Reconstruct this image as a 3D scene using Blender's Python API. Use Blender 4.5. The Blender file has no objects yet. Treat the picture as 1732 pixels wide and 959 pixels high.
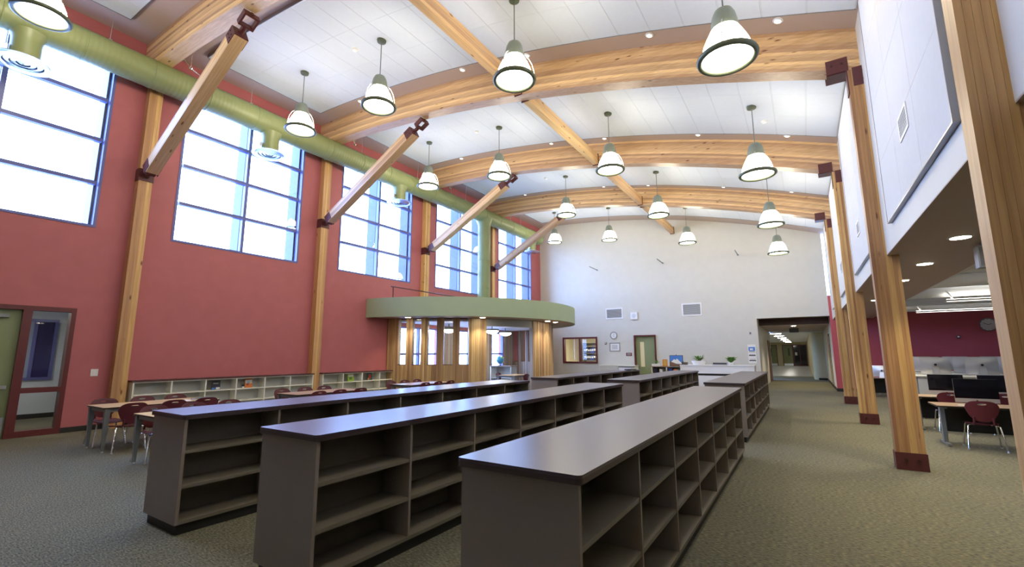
import bpy, math, random
from mathutils import Vector, Matrix
random.seed(7)
sc = bpy.context.scene
C = sc.collection
PI = math.pi

# ------------------------------------------------------------------ camera, sky, exposure
FX = 763.328                                   # focal length in pixels of the 1732 px wide frame
cam_d = bpy.data.cameras.new('camera')
cam_d.sensor_fit = 'HORIZONTAL'
cam_d.sensor_width = 36.0
cam_d.lens = FX / 1732.0 * 36.0
cam_d.clip_start = 0.05
cam_d.clip_end = 400
cam = bpy.data.objects.new('camera', cam_d)
C.objects.link(cam)
sc.camera = cam
pitch, yaw, roll = -0.1548, 0.5693, -0.0030


def _rot(p, y, r):
    cx, sx, cy, sy, cr, sr = math.cos(p), math.sin(p), math.cos(y), math.sin(y), math.cos(r), math.sin(r)
    return (Matrix(((cr, -sr, 0), (sr, cr, 0), (0, 0, 1))) @ Matrix(((1, 0, 0), (0, cx, -sx), (0, sx, cx)))
            @ Matrix(((cy, 0, sy), (0, 1, 0), (-sy, 0, cy))))


_M = _rot(pitch, yaw, roll)                    # rows: image right, image down, forward (in X, down, depth)
_w = lambda r: Vector((r[0], r[2], -r[1]))
_r, _u, _f = _w(_M[0]), -_w(_M[1]), _w(_M[2])
cam.matrix_world = Matrix(((_r.x, _u.x, -_f.x, 0), (_r.y, _u.y, -_f.y, 0), (_r.z, _u.z, -_f.z, 1.65), (0, 0, 0, 1)))

world = bpy.data.worlds.new('overcast_sky')
sc.world = world
world.use_nodes = True
_bg = world.node_tree.nodes['Background']
_bg.inputs['Color'].default_value = (0.30, 0.49, 1.0, 1)
_bg.inputs['Strength'].default_value = 14.0

sc.view_settings.view_transform = 'Standard'
sc.view_settings.look = 'None'
sc.view_settings.gamma = 1.0
sc.view_settings.use_curve_mapping = False
sc.view_settings.exposure = 0.70
sc.cycles.max_bounces = 8
sc.cycles.diffuse_bounces = 5
sc.cycles.adaptive_threshold = 0.03
sc.cycles.glossy_bounces = 4
sc.cycles.transparent_max_bounces = 16
sc.cycles.sample_clamp_indirect = 6.0
sc.cycles.caustics_reflective = False
sc.cycles.caustics_refractive = False
sc.cycles.use_denoising = True

LAMP_GLOW = 22.0          # pendant shades
LAMP_TINT = (1.0, 0.90, 0.70)

# ------------------------------------------------------------------ room measures (metres)
XL, XR, XW = -13.6, 0.99, 1.18        # window wall, face of the timber columns, upper wall over the aisle
Y0, S = 4.085, 5.0145                 # first frame, frame spacing
YB, YR = 24.56, -8.0                  # end wall, wall behind the camera
WA, WB = 0.74, 4.26                   # window edges within a bay
ZW = (4.57, 5.63, 6.685, 7.705, 8.72) # window sill, transoms, head
ZS = 3.12                             # soffit over the aisle
SH = 1.086                            # book case height
BEAM = 0.77


def zc(x):
    return 9.57 - (x + 13.6) ** 2 / 86.0


# ------------------------------------------------------------------ materials
def _nt(name):
    m = bpy.data.materials.new(name)
    m.use_nodes = True
    nt = m.node_tree
    return m, nt, nt.nodes['Principled BSDF']


def _lnk(nt, a, ao, b, bi):
    nt.links.new(a.outputs[ao], b.inputs[bi])


def plain(name, col, rough=0.5, metal=0.0, bump=0.0, bscale=60.0, var=0.0, vscale=3.0, spec=0.5, ior=1.5):
    m, nt, p = _nt(name)
    p.inputs['Base Color'].default_value = (*col, 1)
    p.inputs['Roughness'].default_value = rough
    p.inputs['Metallic'].default_value = metal
    p.inputs['Specular IOR Level'].default_value = spec
    p.inputs['IOR'].default_value = ior
    tc = nt.nodes.new('ShaderNodeTexCoord')
    if var > 0:
        n = nt.nodes.new('ShaderNodeTexNoise')
        n.inputs['Scale'].default_value = vscale
        n.inputs['Detail'].default_value = 4
        _lnk(nt, tc, 'Object', n, 'Vector')
        r = nt.nodes.new('ShaderNodeValToRGB')
        r.color_ramp.elements[0].position = 0.3
        r.color_ramp.elements[1].position = 0.7
        r.color_ramp.elements[0].color = (*[c * (1 - var) for c in col], 1)
        r.color_ramp.elements[1].color = (*[min(1, c * (1 + var)) for c in col], 1)
        _lnk(nt, n, 'Fac', r, 'Fac')
        _lnk(nt, r, 'Color', p, 'Base Color')
    if bump > 0:
        n = nt.nodes.new('ShaderNodeTexNoise')
        n.inputs['Scale'].default_value = bscale
        _lnk(nt, tc, 'Object', n, 'Vector')
        b = nt.nodes.new('ShaderNodeBump')
        b.inputs['Strength'].default_value = bump
        b.inputs['Distance'].default_value = 0.01
        _lnk(nt, n, 'Fac', b, 'Height')
        _lnk(nt, b, 'Normal', p, 'Normal')
    return m


def wood(name, axis, light, dark, rough=0.45, fine=26.0, knots=True):
    """timber with grain along one object axis, each board its own tone"""
    m, nt, p = _nt(name)
    p.inputs['Roughness'].default_value = rough
    tc = nt.nodes.new('ShaderNodeTexCoord')
    oi = nt.nodes.new('ShaderNodeObjectInfo')
    ad = nt.nodes.new('ShaderNodeVectorMath')
    ad.operation = 'ADD'
    mul = nt.nodes.new('ShaderNodeVectorMath')
    mul.operation = 'SCALE'
    mul.inputs[0].default_value = (13.1, 7.7, 19.3)
    _lnk(nt, oi, 'Random', mul, 'Scale')
    _lnk(nt, tc, 'Object', ad, 0)
    _lnk(nt, mul, 'Vector', ad, 1)
    mp = nt.nodes.new('ShaderNodeMapping')
    sc3 = [fine, fine, fine]
    sc3[axis] = 1.0
    mp.inputs['Scale'].default_value = sc3
    _lnk(nt, ad, 'Vector', mp, 'Vector')
    n = nt.nodes.new('ShaderNodeTexNoise')
    n.inputs['Scale'].default_value = 1.0
    n.inputs['Detail'].default_value = 6
    n.inputs['Distortion'].default_value = 0.6
    _lnk(nt, mp, 'Vector', n, 'Vector')
    r = nt.nodes.new('ShaderNodeValToRGB')
    r.color_ramp.elements[0].position = 0.32
    r.color_ramp.elements[1].position = 0.68
    r.color_ramp.elements[0].color = (*dark, 1)
    r.color_ramp.elements[1].color = (*light, 1)
    _lnk(nt, n, 'Fac', r, 'Fac')
    hs = nt.nodes.new('ShaderNodeHueSaturation')
    mr = nt.nodes.new('ShaderNodeMapRange')
    mr.inputs['To Min'].default_value = 0.66
    mr.inputs['To Max'].default_value = 1.30
    _lnk(nt, oi, 'Random', mr, 'Value')
    _lnk(nt, mr, 'Result', hs, 'Value')
    mr2 = nt.nodes.new('ShaderNodeMapRange')
    mr2.inputs['To Min'].default_value = 0.488
    mr2.inputs['To Max'].default_value = 0.516
    _lnk(nt, oi, 'Random', mr2, 'Value')
    _lnk(nt, mr2, 'Result', hs, 'Hue')
    _lnk(nt, r, 'Color', hs, 'Color')
    last = hs
    if knots:
        mp2 = nt.nodes.new('ShaderNodeMapping')
        k3 = [5.0, 5.0, 5.0]
        k3[axis] = 1.6
        mp2.inputs['Scale'].default_value = k3
        _lnk(nt, ad, 'Vector', mp2, 'Vector')
        v = nt.nodes.new('ShaderNodeTexVoronoi')
        v.inputs['Scale'].default_value = 1.0
        _lnk(nt, mp2, 'Vector', v, 'Vector')
        kr = nt.nodes.new('ShaderNodeValToRGB')
        kr.color_ramp.elements[0].position = 0.05
        kr.color_ramp.elements[1].position = 0.13
        kr.color_ramp.elements[0].color = (0.30, 0.20, 0.14, 1)
        kr.color_ramp.elements[1].color = (1, 1, 1, 1)
        _lnk(nt, v, 'Distance', kr, 'Fac')
        mx = nt.nodes.new('ShaderNodeMix')
        mx.data_type = 'RGBA'
        mx.blend_type = 'MULTIPLY'
        mx.inputs['Factor'].default_value = 1.0
        nt.links.new(hs.outputs['Color'], mx.inputs['A'])
        nt.links.new(kr.outputs['Color'], mx.inputs['B'])
        nt.links.new(mx.outputs['Result'], p.inputs['Base Color'])
    else:
        _lnk(nt, hs, 'Color', p, 'Base Color')
    return m


def glow(name, col, strength):
    m, nt, p = _nt(name)
    p.inputs['Base Color'].default_value = (0.9, 0.9, 0.88, 1)
    p.inputs['Emission Color'].default_value = (*col, 1)
    p.inputs['Emission Strength'].default_value = strength
    return m


def glass(name, tint=(1, 1, 1), refl=0.07):
    m, nt, p = _nt(name)
    nt.nodes.remove(p)
    out = [n for n in nt.nodes if n.type == 'OUTPUT_MATERIAL'][0]
    t = nt.nodes.new('ShaderNodeBsdfTransparent')
    t.inputs['Color'].default_value = (*tint, 1)
    g = nt.nodes.new('ShaderNodeBsdfGlossy')
    g.inputs['Roughness'].default_value = 0.02
    lw = nt.nodes.new('ShaderNodeLayerWeight')
    lw.inputs['Blend'].default_value = 0.5
    pw = nt.nodes.new('ShaderNodeMath')
    pw.operation = 'POWER'
    pw.inputs[1].default_value = 4.0
    nt.links.new(lw.outputs['Facing'], pw.inputs[0])
    ma = nt.nodes.new('ShaderNodeMath')
    ma.operation = 'MULTIPLY_ADD'
    ma.inputs[1].default_value = 0.6
    ma.inputs[2].default_value = 0.03
    nt.links.new(pw.outputs[0], ma.inputs[0])
    mx = nt.nodes.new('ShaderNodeMixShader')
    nt.links.new(ma.outputs[0], mx.inputs[0])
    nt.links.new(t.outputs[0], mx.inputs[1])
    nt.links.new(g.outputs[0], mx.inputs[2])
    nt.links.new(mx.outputs[0], out.inputs['Surface'])
    return m


def carpet_mat():
    m, nt, p = _nt('carpet')
    p.inputs['Roughness'].default_value = 0.95
    p.inputs['Specular IOR Level'].default_value = 0.15
    tc = nt.nodes.new('ShaderNodeTexCoord')
    mp = nt.nodes.new('ShaderNodeMapping')
    mp.inputs['Scale'].default_value = (26, 85, 1)
    _lnk(nt, tc, 'Object', mp, 'Vector')
    n = nt.nodes.new('ShaderNodeTexNoise')
    n.inputs['Scale'].default_value = 1.0
    n.inputs['Detail'].default_value = 3
    _lnk(nt, mp, 'Vector', n, 'Vector')
    r = nt.nodes.new('ShaderNodeValToRGB')
    cr = r.color_ramp
    cr.elements[0].position = 0.30
    cr.elements[0].color = (0.058, 0.060, 0.051, 1)
    cr.elements[1].position = 0.70
    cr.elements[1].color = (0.275, 0.245, 0.165, 1)
    e = cr.elements.new(0.45)
    e.color = (0.124, 0.125, 0.092, 1)
    e = cr.elements.new(0.56)
    e.color = (0.175, 0.165, 0.114, 1)
    _lnk(nt, n, 'Fac', r, 'Fac')
    n2 = nt.nodes.new('ShaderNodeTexNoise')
    n2.inputs['Scale'].default_value = 0.55
    n2.inputs['Detail'].default_value = 5
    _lnk(nt, tc, 'Object', n2, 'Vector')
    mx = nt.nodes.new('ShaderNodeMix')
    mx.data_type = 'RGBA'
    mx.blend_type = 'MULTIPLY'
    mx.inputs['Factor'].default_value = 0.35
    r2 = nt.nodes.new('ShaderNodeValToRGB')
    r2.color_ramp.elements[0].position = 0.35
    r2.color_ramp.elements[1].position = 0.65
    r2.color_ramp.elements[0].color = (0.72, 0.74, 0.76, 1)
    r2.color_ramp.elements[1].color = (1.15, 1.12, 1.05, 1)
    _lnk(nt, n2, 'Fac', r2, 'Fac')
    nt.links.new(r.outputs['Color'], mx.inputs['A'])
    nt.links.new(r2.outputs['Color'], mx.inputs['B'])
    nt.links.new(mx.outputs['Result'], p.inputs['Base Color'])
    b = nt.nodes.new('ShaderNodeBump')
    b.inputs['Strength'].default_value = 0.5
    b.inputs['Distance'].default_value = 0.006
    _lnk(nt, n, 'Fac', b, 'Height')
    _lnk(nt, b, 'Normal', p, 'Normal')
    return m


def spiral_duct_mat():
    m = plain('duct_paint', (0.235, 0.27, 0.115), 0.45)
    nt = m.node_tree
    p = nt.nodes['Principled BSDF']
    tc = nt.nodes.new('ShaderNodeTexCoord')
    w = nt.nodes.new('ShaderNodeTexWave')
    w.bands_direction = 'Y'
    w.inputs['Scale'].default_value = 3.2
    _lnk(nt, tc, 'Object', w, 'Vector')
    b = nt.nodes.new('ShaderNodeBump')
    b.inputs['Strength'].default_value = 0.35
    b.inputs['Distance'].default_value = 0.01
    _lnk(nt, w, 'Fac', b, 'Height')
    _lnk(nt, b, 'Normal', p, 'Normal')
    return m


MT = dict(
    carpet=carpet_mat(),
    red=plain('red_paint', (0.45, 0.130, 0.136), 0.6, bump=0.06, bscale=180, var=0.04),
    maroon=plain('maroon_paint', (0.50, 0.090, 0.112), 0.55, bump=0.06, bscale=180),
    beige=plain('beige_paint', (0.62, 0.61, 0.55), 0.6, bump=0.05, bscale=180, var=0.02),
    cream=plain('cream_paint', (0.62, 0.55, 0.34), 0.6),
    palewall=plain('pale_blue_paint', (0.60, 0.68, 0.74), 0.6),
    brown=plain('brown_soffit_paint', (0.47, 0.365, 0.305), 0.6, bump=0.04, bscale=150),
    darkbrown=plain('dark_brown_paint', (0.085, 0.045, 0.035), 0.5),
    white=plain('white_paint', (0.80, 0.81, 0.82), 0.5),
    walltile=plain('acoustic_wall_tile', (0.60, 0.60, 0.58), 0.85, bump=0.2, bscale=220, var=0.015, vscale=9),
    tile=plain('acoustic_tile', (0.63, 0.675, 0.74), 0.85, bump=0.25, bscale=220, var=0.015, vscale=9),
    tilegap=plain('tile_backing', (0.58, 0.62, 0.68), 0.9),
    trimgrey=plain('edge_trim_metal', (0.30, 0.30, 0.31), 0.35, 0.6),
    wx=wood('douglas_fir_x', 0, (0.70, 0.47, 0.27), (0.55, 0.335, 0.17)),
    wy=wood('douglas_fir_y', 1, (0.68, 0.44, 0.24), (0.53, 0.31, 0.15)),
    wz=wood('douglas_fir_z', 2, (0.70, 0.42, 0.18), (0.54, 0.29, 0.11)),
    wcol=wood('douglas_fir_dimmed', 2, (0.52, 0.30, 0.13), (0.37, 0.19, 0.072)),  # post timber darkened for the columns, lighting difference put into the colour
    wboard=wood('cedar_boards', 2, (0.52, 0.345, 0.185), (0.37, 0.225, 0.105), knots=False, fine=40),
    wgrey=wood('weathered_boards', 2, (0.42, 0.34, 0.27), (0.30, 0.23, 0.175), knots=False, fine=40),
    tabletop=wood('maple_laminate', 1, (0.62, 0.42, 0.21), (0.54, 0.35, 0.165), rough=0.35, fine=14, knots=False),
    desktop=wood('oak_laminate', 0, (0.50, 0.36, 0.23), (0.42, 0.29, 0.175), rough=0.35, fine=14, knots=False),
    steel=plain('oxide_red_steel', (0.095, 0.024, 0.026), 0.4, 0.1),
    bolt=plain('bolt_steel', (0.075, 0.03, 0.03), 0.3, 0.5),
    frame=plain('window_frame_glare_blue', (0.12, 0.135, 0.38), 0.4),  # window glare put into the colour of dark frames; vestibule frame is truly blue
    fin=plain('sunshade_fin', (0.05, 0.065, 0.10), 0.5, 0.0),
    mframe=plain('maroon_frame_paint', (0.12, 0.022, 0.022), 0.4),
    glass=glass('clear_glass'),
    duct=spiral_duct_mat(),
    ductplain=plain('duct_paint_plain', (0.235, 0.27, 0.115), 0.42),
    alu=plain('brushed_aluminium', (0.72, 0.74, 0.77), 0.28, 0.9),
    chrome=plain('chrome', (0.85, 0.86, 0.88), 0.08, 1.0),
    greysteel=plain('grey_steel_paint', (0.22, 0.24, 0.24), 0.4, 0.3),
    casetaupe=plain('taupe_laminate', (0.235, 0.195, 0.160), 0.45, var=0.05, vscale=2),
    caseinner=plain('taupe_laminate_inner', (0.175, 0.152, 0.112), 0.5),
    casetop=plain('slate_brown_top', (0.046, 0.028, 0.044), 0.31, var=0.03, vscale=14, spec=0.5, ior=1.75),
    caseedge=plain('dark_edge_band', (0.048, 0.032, 0.032), 0.4),
    kick=plain('black_kick', (0.016, 0.016, 0.015), 0.6),
    whitecase=plain('white_laminate', (0.82, 0.82, 0.75), 0.45),
    greycase=plain('grey_back_panel', (0.50, 0.51, 0.48), 0.55),
    casemaroon=plain('maroon_edge_top', (0.085, 0.030, 0.030), 0.4),
    green=plain('sage_paint', (0.385, 0.48, 0.32), 0.55, var=0.02),
    doorgreen=plain('door_green', (0.23, 0.27, 0.13), 0.5),
    chair=plain('maroon_plastic', (0.105, 0.016, 0.026), 0.38, bump=0.05, bscale=300),
    lampgreen=plain('sage_enamel', (0.25, 0.29, 0.23), 0.4, 0.1),
    lamprim=plain('dark_sage_rim', (0.10, 0.12, 0.075), 0.4, 0.1),
    lampglass=glow('lamp_glass', LAMP_TINT, LAMP_GLOW),
    downlight=glow('downlight_lens', (1.0, 0.92, 0.76), 30.0),
    tube=glow('linear_lamp', (1.0, 0.94, 0.84), 9.0),
    corlamp=glow('corridor_lamp', (1.0, 0.93, 0.80), 40.0),
    tubelow=glow('linear_lamp_lens', (1.0, 0.95, 0.88), 1.3),
    smalllens=glow('small_lens', (1.0, 0.95, 0.85), 3.0),
    black=plain('black_plastic', (0.010, 0.010, 0.012), 0.35),
    screen=plain('screen_glass', (0.006, 0.006, 0.010), 0.05),
    silver=plain('anodised_silver', (0.52, 0.53, 0.54), 0.32, 0.6),
    paper=plain('paper', (0.80, 0.80, 0.78), 0.7),
    ink=plain('ink', (0.05, 0.05, 0.06), 0.7),
    leaf=plain('leaf_green', (0.085, 0.22, 0.035), 0.5, var=0.3, vscale=30),
    grille=plain('grille_grey', (0.33, 0.35, 0.38), 0.5),
    cloudwhite=plain('white_gloss', (0.82, 0.83, 0.84), 0.3),
    concrete=plain('outside_paving', (0.34, 0.34, 0.33), 0.9, var=0.1),
    vinyl=plain('pale_vinyl_floor', (0.50, 0.52, 0.55), 0.25),
    blue=plain('blue_binder', (0.03, 0.06, 0.30), 0.4),
    binder=plain('dark_binder', (0.035, 0.042, 0.055), 0.45),
    paleyellow=plain('lit_yellow_wall_view', (0.78, 0.68, 0.40), 0.5),  # opaque door strip coloured like the lit yellow wall behind it
    bluedark=plain('dark_blue_glazing', (0.03, 0.035, 0.13), 0.15),
    bluepale=plain('pale_blue_glazing', (0.30, 0.38, 0.52), 0.2),
    yellow=plain('yellow_card', (0.65, 0.42, 0.08), 0.5),
    orange=plain('orange_cover', (0.70, 0.20, 0.035), 0.4),
    lime=plain('lime_cover', (0.32, 0.52, 0.04), 0.4),
    redcover=plain('red_cover', (0.42, 0.035, 0.03), 0.4),
    teal=plain('dark_teal_cover', (0.03, 0.10, 0.09), 0.4),
    navy=plain('navy_cover', (0.012, 0.012, 0.030), 0.35),
    pink=plain('pale_pink_cover', (0.85, 0.62, 0.55), 0.45),
    sea=plain('globe_sea', (0.05, 0.26, 0.52), 0.3),
    skyblue=plain('painting_sky', (0.06, 0.22, 0.62), 0.5),
    rock=plain('painting_rock', (0.20, 0.10, 0.06), 0.6),
    soil=plain('potting_soil', (0.03, 0.02, 0.015), 0.9),
)


def globe_mat():
    m, nt, p = _nt('globe_map')
    p.inputs['Roughness'].default_value = 0.3
    tc = nt.nodes.new('ShaderNodeTexCoord')
    n = nt.nodes.new('ShaderNodeTexNoise')
    n.inputs['Scale'].default_value = 6.0
    _lnk(nt, tc, 'Object', n, 'Vector')
    r = nt.nodes.new('ShaderNodeValToRGB')
    r.color_ramp.interpolation = 'CONSTANT'
    r.color_ramp.elements[0].color = (0.04, 0.28, 0.55, 1)
    r.color_ramp.elements[1].position = 0.55
    r.color_ramp.elements[1].color = (0.16, 0.42, 0.10, 1)
    _lnk(nt, n, 'Fac', r, 'Fac')
    _lnk(nt, r, 'Color', p, 'Base Color')
    return m


MT['globe'] = globe_mat()


# ------------------------------------------------------------------ mesh helpers
class MB:
    def __init__(self):
        self.v, self.f = [], []

    def add(self, vs, fs):
        o = len(self.v)
        self.v += [tuple(p) for p in vs]
        self.f += [tuple(i + o for i in q) for q in fs]
        return self

    def box(self, x0, x1, y0, y1, z0, z1):
        return self.add([(x0, y0, z0), (x1, y0, z0), (x1, y1, z0), (x0, y1, z0), (x0, y0, z1), (x1, y0, z1), (x1, y1, z1), (x0, y1, z1)],
                        [(0, 3, 2, 1), (4, 5, 6, 7), (0, 1, 5, 4), (1, 2, 6, 5), (2, 3, 7, 6), (3, 0, 4, 7)])

    def prism(self, poly, z0, z1):
        """poly: counter-clockwise xy outline"""
        n = len(poly)
        return self.add([(x, y, z0) for x, y in poly] + [(x, y, z1) for x, y in poly],
                        [tuple(reversed(range(n))), tuple(range(n, 2 * n))] + [(i, (i + 1) % n, n + (i + 1) % n, n + i) for i in range(n)])

    def ring(self, c, a, b, r, n):
        return [tuple(c + (a * math.cos(2 * PI * k / n) + b * math.sin(2 * PI * k / n)) * r) for k in range(n)]

    def tube(self, pts, r, n=10, r2=None):
        pts = [Vector(p) for p in pts]
        vs, fs = [], []
        m = len(pts)
        prev = None
        for i, p in enumerate(pts):
            d = (pts[min(i + 1, m - 1)] - pts[max(i - 1, 0)]).normalized()
            a = prev if prev is not None else (Vector((1, 0, 0)) if abs(d.x) < 0.9 else Vector((0, 1, 0)))
            a = (a - d * a.dot(d)).normalized()
            prev = a
            b = d.cross(a)
            rr = r if r2 is None else r + (r2 - r) * i / (m - 1)
            vs += self.ring(p, a, b, rr, n)
        for i in range(m - 1):
            for k in range(n):
                fs.append((i * n + k, i * n + (k + 1) % n, (i + 1) * n + (k + 1) % n, (i + 1) * n + k))
        fs += [tuple(reversed(range(n))), tuple(range((m - 1) * n, m * n))]
        return self.add(vs, fs)

    def lathe(self, prof, n=24, c=(0, 0, 0), close=True):
        """prof: list of (radius, z) turned about z through c"""
        vs, fs = [], []
        m = len(prof)
        for r, z in prof:
            for k in range(n):
                t = 2 * PI * k / n
                vs.append((c[0] + r * math.cos(t), c[1] + r * math.sin(t), c[2] + z))
        for i in range(m - 1):
            for k in range(n):
                fs.append((i * n + k, i * n + (k + 1) % n, (i + 1) * n + (k + 1) % n, (i + 1) * n + k))
        if close:
            fs += [tuple(reversed(range(n))), tuple(range((m - 1) * n, m * n))]
        return self.add(vs, fs)

    def torus(self, c, R, r, n=32, k=8, axis='z'):
        vs, fs = [], []
        for i in range(n):
            t = 2 * PI * i / n
            for j in range(k):
                s = 2 * PI * j / k
                q = R + r * math.cos(s)
                p = (q * math.cos(t), q * math.sin(t), r * math.sin(s))
                if axis == 'y':
                    p = (p[0], p[2], p[1])
                if axis == 'x':
                    p = (p[2], p[0], p[1])
                vs.append((c[0] + p[0], c[1] + p[1], c[2] + p[2]))
        for i in range(n):
            for j in range(k):
                fs.append((i * k + j, ((i + 1) % n) * k + j, ((i + 1) % n) * k + (j + 1) % k, i * k + (j + 1) % k))
        return self.add(vs, fs)

    def sheet(self, fn, nu, nv, th, nrm):
        """closed slab over a parametric surface fn(u,v)->xyz; nrm(u,v)-> thickness direction"""
        vs, fs = [], []
        for side in (0, 1):
            for i in range(nu + 1):
                for j in range(nv + 1):
                    p = Vector(fn(i / nu, j / nv)) + (Vector(nrm) * th if side else Vector((0, 0, 0)))
                    vs.append(tuple(p))
        N = (nu + 1) * (nv + 1)
        id_ = lambda i, j: i * (nv + 1) + j
        for i in range(nu):
            for j in range(nv):
                q = (id_(i, j), id_(i + 1, j), id_(i + 1, j + 1), id_(i, j + 1))
                fs.append(q)
                fs.append(tuple(N + a for a in reversed(q)))
        bd = [id_(i, 0) for i in range(nu)] + [id_(nu, j) for j in range(nv)] + [id_(i, nv) for i in range(nu, 0, -1)] + [id_(0, j) for j in range(nv, 0, -1)]
        for a, b in zip(bd, bd[1:] + bd[:1]):
            fs.append((b, a, N + a, N + b))
        return self.add(vs, fs)

    def mesh(self, name, mat, smooth=False):
        me = bpy.data.meshes.new(name)
        me.from_pydata(self.v, [], self.f)
        if mat is not None:
            me.materials.append(MT[mat] if isinstance(mat, str) else mat)
        if smooth:
            me.shade_smooth()
            try:
                me.set_sharp_from_angle(angle=math.radians(38))
            except Exception:
                pass
        me.update()
        return me

    def build(self, name, mat, parent=None, smooth=False, **kw):
        return link(name, self.mesh(name, mat, smooth), parent, **kw)


def link(name, me, parent=None, loc=None, rot=None):
    o = bpy.data.objects.new(name, me)
    C.objects.link(o)
    if parent is not None:
        o.parent = parent
    if loc:
        o.location = loc
    if rot:
        o.rotation_euler = rot
    return o


def box(name, b, mat, parent=None):
    return MB().box(*b).build(name, mat, parent)


def thing(name, label, cat, loc=(0, 0, 0), rz=0.0, group=None):
    o = bpy.data.objects.new(name, None)
    o.empty_display_size = 0.2
    C.objects.link(o)
    o.location = loc
    o.rotation_euler = (0, 0, rz)
    return tag(o, label, cat, group)


def tag(o, label, cat, group=None):
    o['label'] = label
    o['category'] = cat
    if group:
        o['group'] = group
    return o


def struct(o, label=None):
    o['kind'] = 'structure'
    if label:
        o['label'] = label
    return o


def sroot(name, label=None, loc=(0, 0, 0)):
    o = bpy.data.objects.new(name, None)
    C.objects.link(o)
    o.location = loc
    return struct(o, label)


def copy_tree(o, parent=None):
    c = o.copy()
    C.objects.link(c)
    c.parent = parent
    for ch in KIDS.get(o.name, [k for k in C.objects if k.parent == o]):
        copy_tree(ch, c)
    return c


KIDS = {}
ORD = ['first', 'second', 'third', 'fourth', 'fifth', 'sixth', 'seventh']


def slab(holes, u, v, fn):
    """cells of the rectangle u x v without the holes -> fn(u0,u1,v0,v1)"""
    us = sorted({u[0], u[1], *[h[0] for h in holes], *[h[1] for h in holes]})
    us = [a for a in us if u[0] <= a <= u[1]]
    for a, b in zip(us, us[1:]):
        hs = sorted([(h[2], h[3]) for h in holes if h[0] < b - 1e-6 and h[1] > a + 1e-6])
        z = v[0]
        for h0, h1 in hs:
            if h0 > z + 1e-6:
                fn(a, b, z, h0)
            z = max(z, h1)
        if z < v[1] - 1e-6:
            fn(a, b, z, v[1])


# ================================================================== THE SETTING
# ---- floors
struct(box('floor', (-13.9, 9.3, YR - .3, YB + .3, -0.1, 0.0), 'carpet'), 'grey green flecked carpet over the whole hall')
struct(box('floor_corridor', (-6.0, 1.4, YB + .3, 39.0, -0.1, 0.0), 'carpet'))
struct(box('floor_far_corridor', (-6.0, 1.4, 39.0, 71.0, -0.1, 0.0), 'vinyl'))
struct(box('floor_vestibule', (-17.6, -13.9, -0.4, 6.0, -0.1, 0.0), 'carpet'))
struct(box('floor_office', (-13.3, -6.2, YB + .3, 28.8, -0.1, 0.0), 'carpet'))
struct(box('ground_outside', (-70.0, -17.7, -40, 70, -0.3, -0.12), 'concrete'))
struct(box('ground_outside_near', (-17.7, -13.95, 6.1, 40, -0.3, -0.12), 'concrete'))

# ---- window wall
HW = [(Y0 + i * S + WA, Y0 + i * S + WB, ZW[0], ZW[4]) for i in range(-1, 4)]
LOWW = [(12.75, 15.25, 0.85, 2.75), (16.25, 18.65, 0.85, 2.75), (19.25, 20.35, 0.85, 2.75)]
DOORH = (1.42, 3.22, 0.0, 2.68)
w = MB()
slab(HW + LOWW + [DOORH], (YR, YB), (0.0, 9.72), lambda a, b, c, d: w.box(XL - .3, XL, a, b, c, d))
struct(w.build('wall_left', 'red'), 'tall brick red wall with big upper windows')


def window(n, y0, y1, zs, nmul, fins, label):
    """metal window in the left wall: frame, mullions, transoms, panes, outer fins"""
    r = sroot('window_%d' % n, label, (XL, y0, zs[0]))
    W, H = y1 - y0, zs[-1] - zs[0]
    f = .055
    m = MB()
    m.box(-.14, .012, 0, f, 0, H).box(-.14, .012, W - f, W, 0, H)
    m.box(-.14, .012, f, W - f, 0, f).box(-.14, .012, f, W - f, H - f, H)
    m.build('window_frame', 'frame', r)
    ys = [f] + [W * (k + 1) / (nmul + 1) for k in range(nmul)] + [W - f]
    for k in range(nmul):
        c = W * (k + 1) / (nmul + 1)
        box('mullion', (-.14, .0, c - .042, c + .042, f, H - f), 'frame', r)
    zz = [f] + [z - zs[0] for z in zs[1:-1]] + [H - f]
    for z in zz[1:-1]:
        for a, b in zip(ys, ys[1:]):
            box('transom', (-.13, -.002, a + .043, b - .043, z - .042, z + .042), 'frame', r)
    for a, b in zip(ys, ys[1:]):
        for c, d in zip(zz, zz[1:]):
            box('pane', (-.076, -.068, a, b, c, d), 'glass', r)
    if fins:
        for c in ys[1:]:
            box('sunshade_fin', (-.62, -.15, c - .05, c + .02, 0.02, H), 'fin', r)


WN = 0
for i in range(-1, 4):
    WN += 1
    window(WN, Y0 + i * S + WA, Y0 + i * S + WB, ZW, 1, True, '%s upper eight pane window of the red wall' % ORD[i + 1])
for h in LOWW:
    WN += 1
    window(WN, h[0], h[1], (h[2], 1.66, h[3]), 1 if h[1] - h[0] > 2 else 0, False, 'low window behind the wood clad rotunda, bay %s' % ORD[WN - 6])

# ---- end wall with its opening, window and door
BW = (-12.12, -9.93, 1.10, 2.61)
BD = (-7.80, -6.62, 0.0, 2.64)
OP = (-1.79, 1.08, 0.0, 3.29)
w = MB()
slab([BW, BD, OP], (XL - .3, 1.08), (0.0, 9.72), lambda a, b, c, d: w.box(a, b, YB, YB + .3, c, d))
struct(w.build('wall_back', 'beige'), 'tall pale end wall under the curved ceiling')
struct(box('wall_back_lab', (1.08, 9.3, YB - .02, YB + .3, 0, 4.2), 'maroon'), 'dark maroon end wall of the computer area')
w = MB()
w.box(XW, XW + .3, YR, YB, ZS, 7.75)
struct(w.build('wall_right', 'beige'), 'pale upper wall above the aisle soffit')
struct(box('wall_rear', (XL - .3, 9.3, YR - .3, YR, 0, 9.72), 'greycase'))
struct(box('wall_lab', (9.0, 9.3, YR, YB - .02, 0, 4.2), 'beige'))

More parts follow.
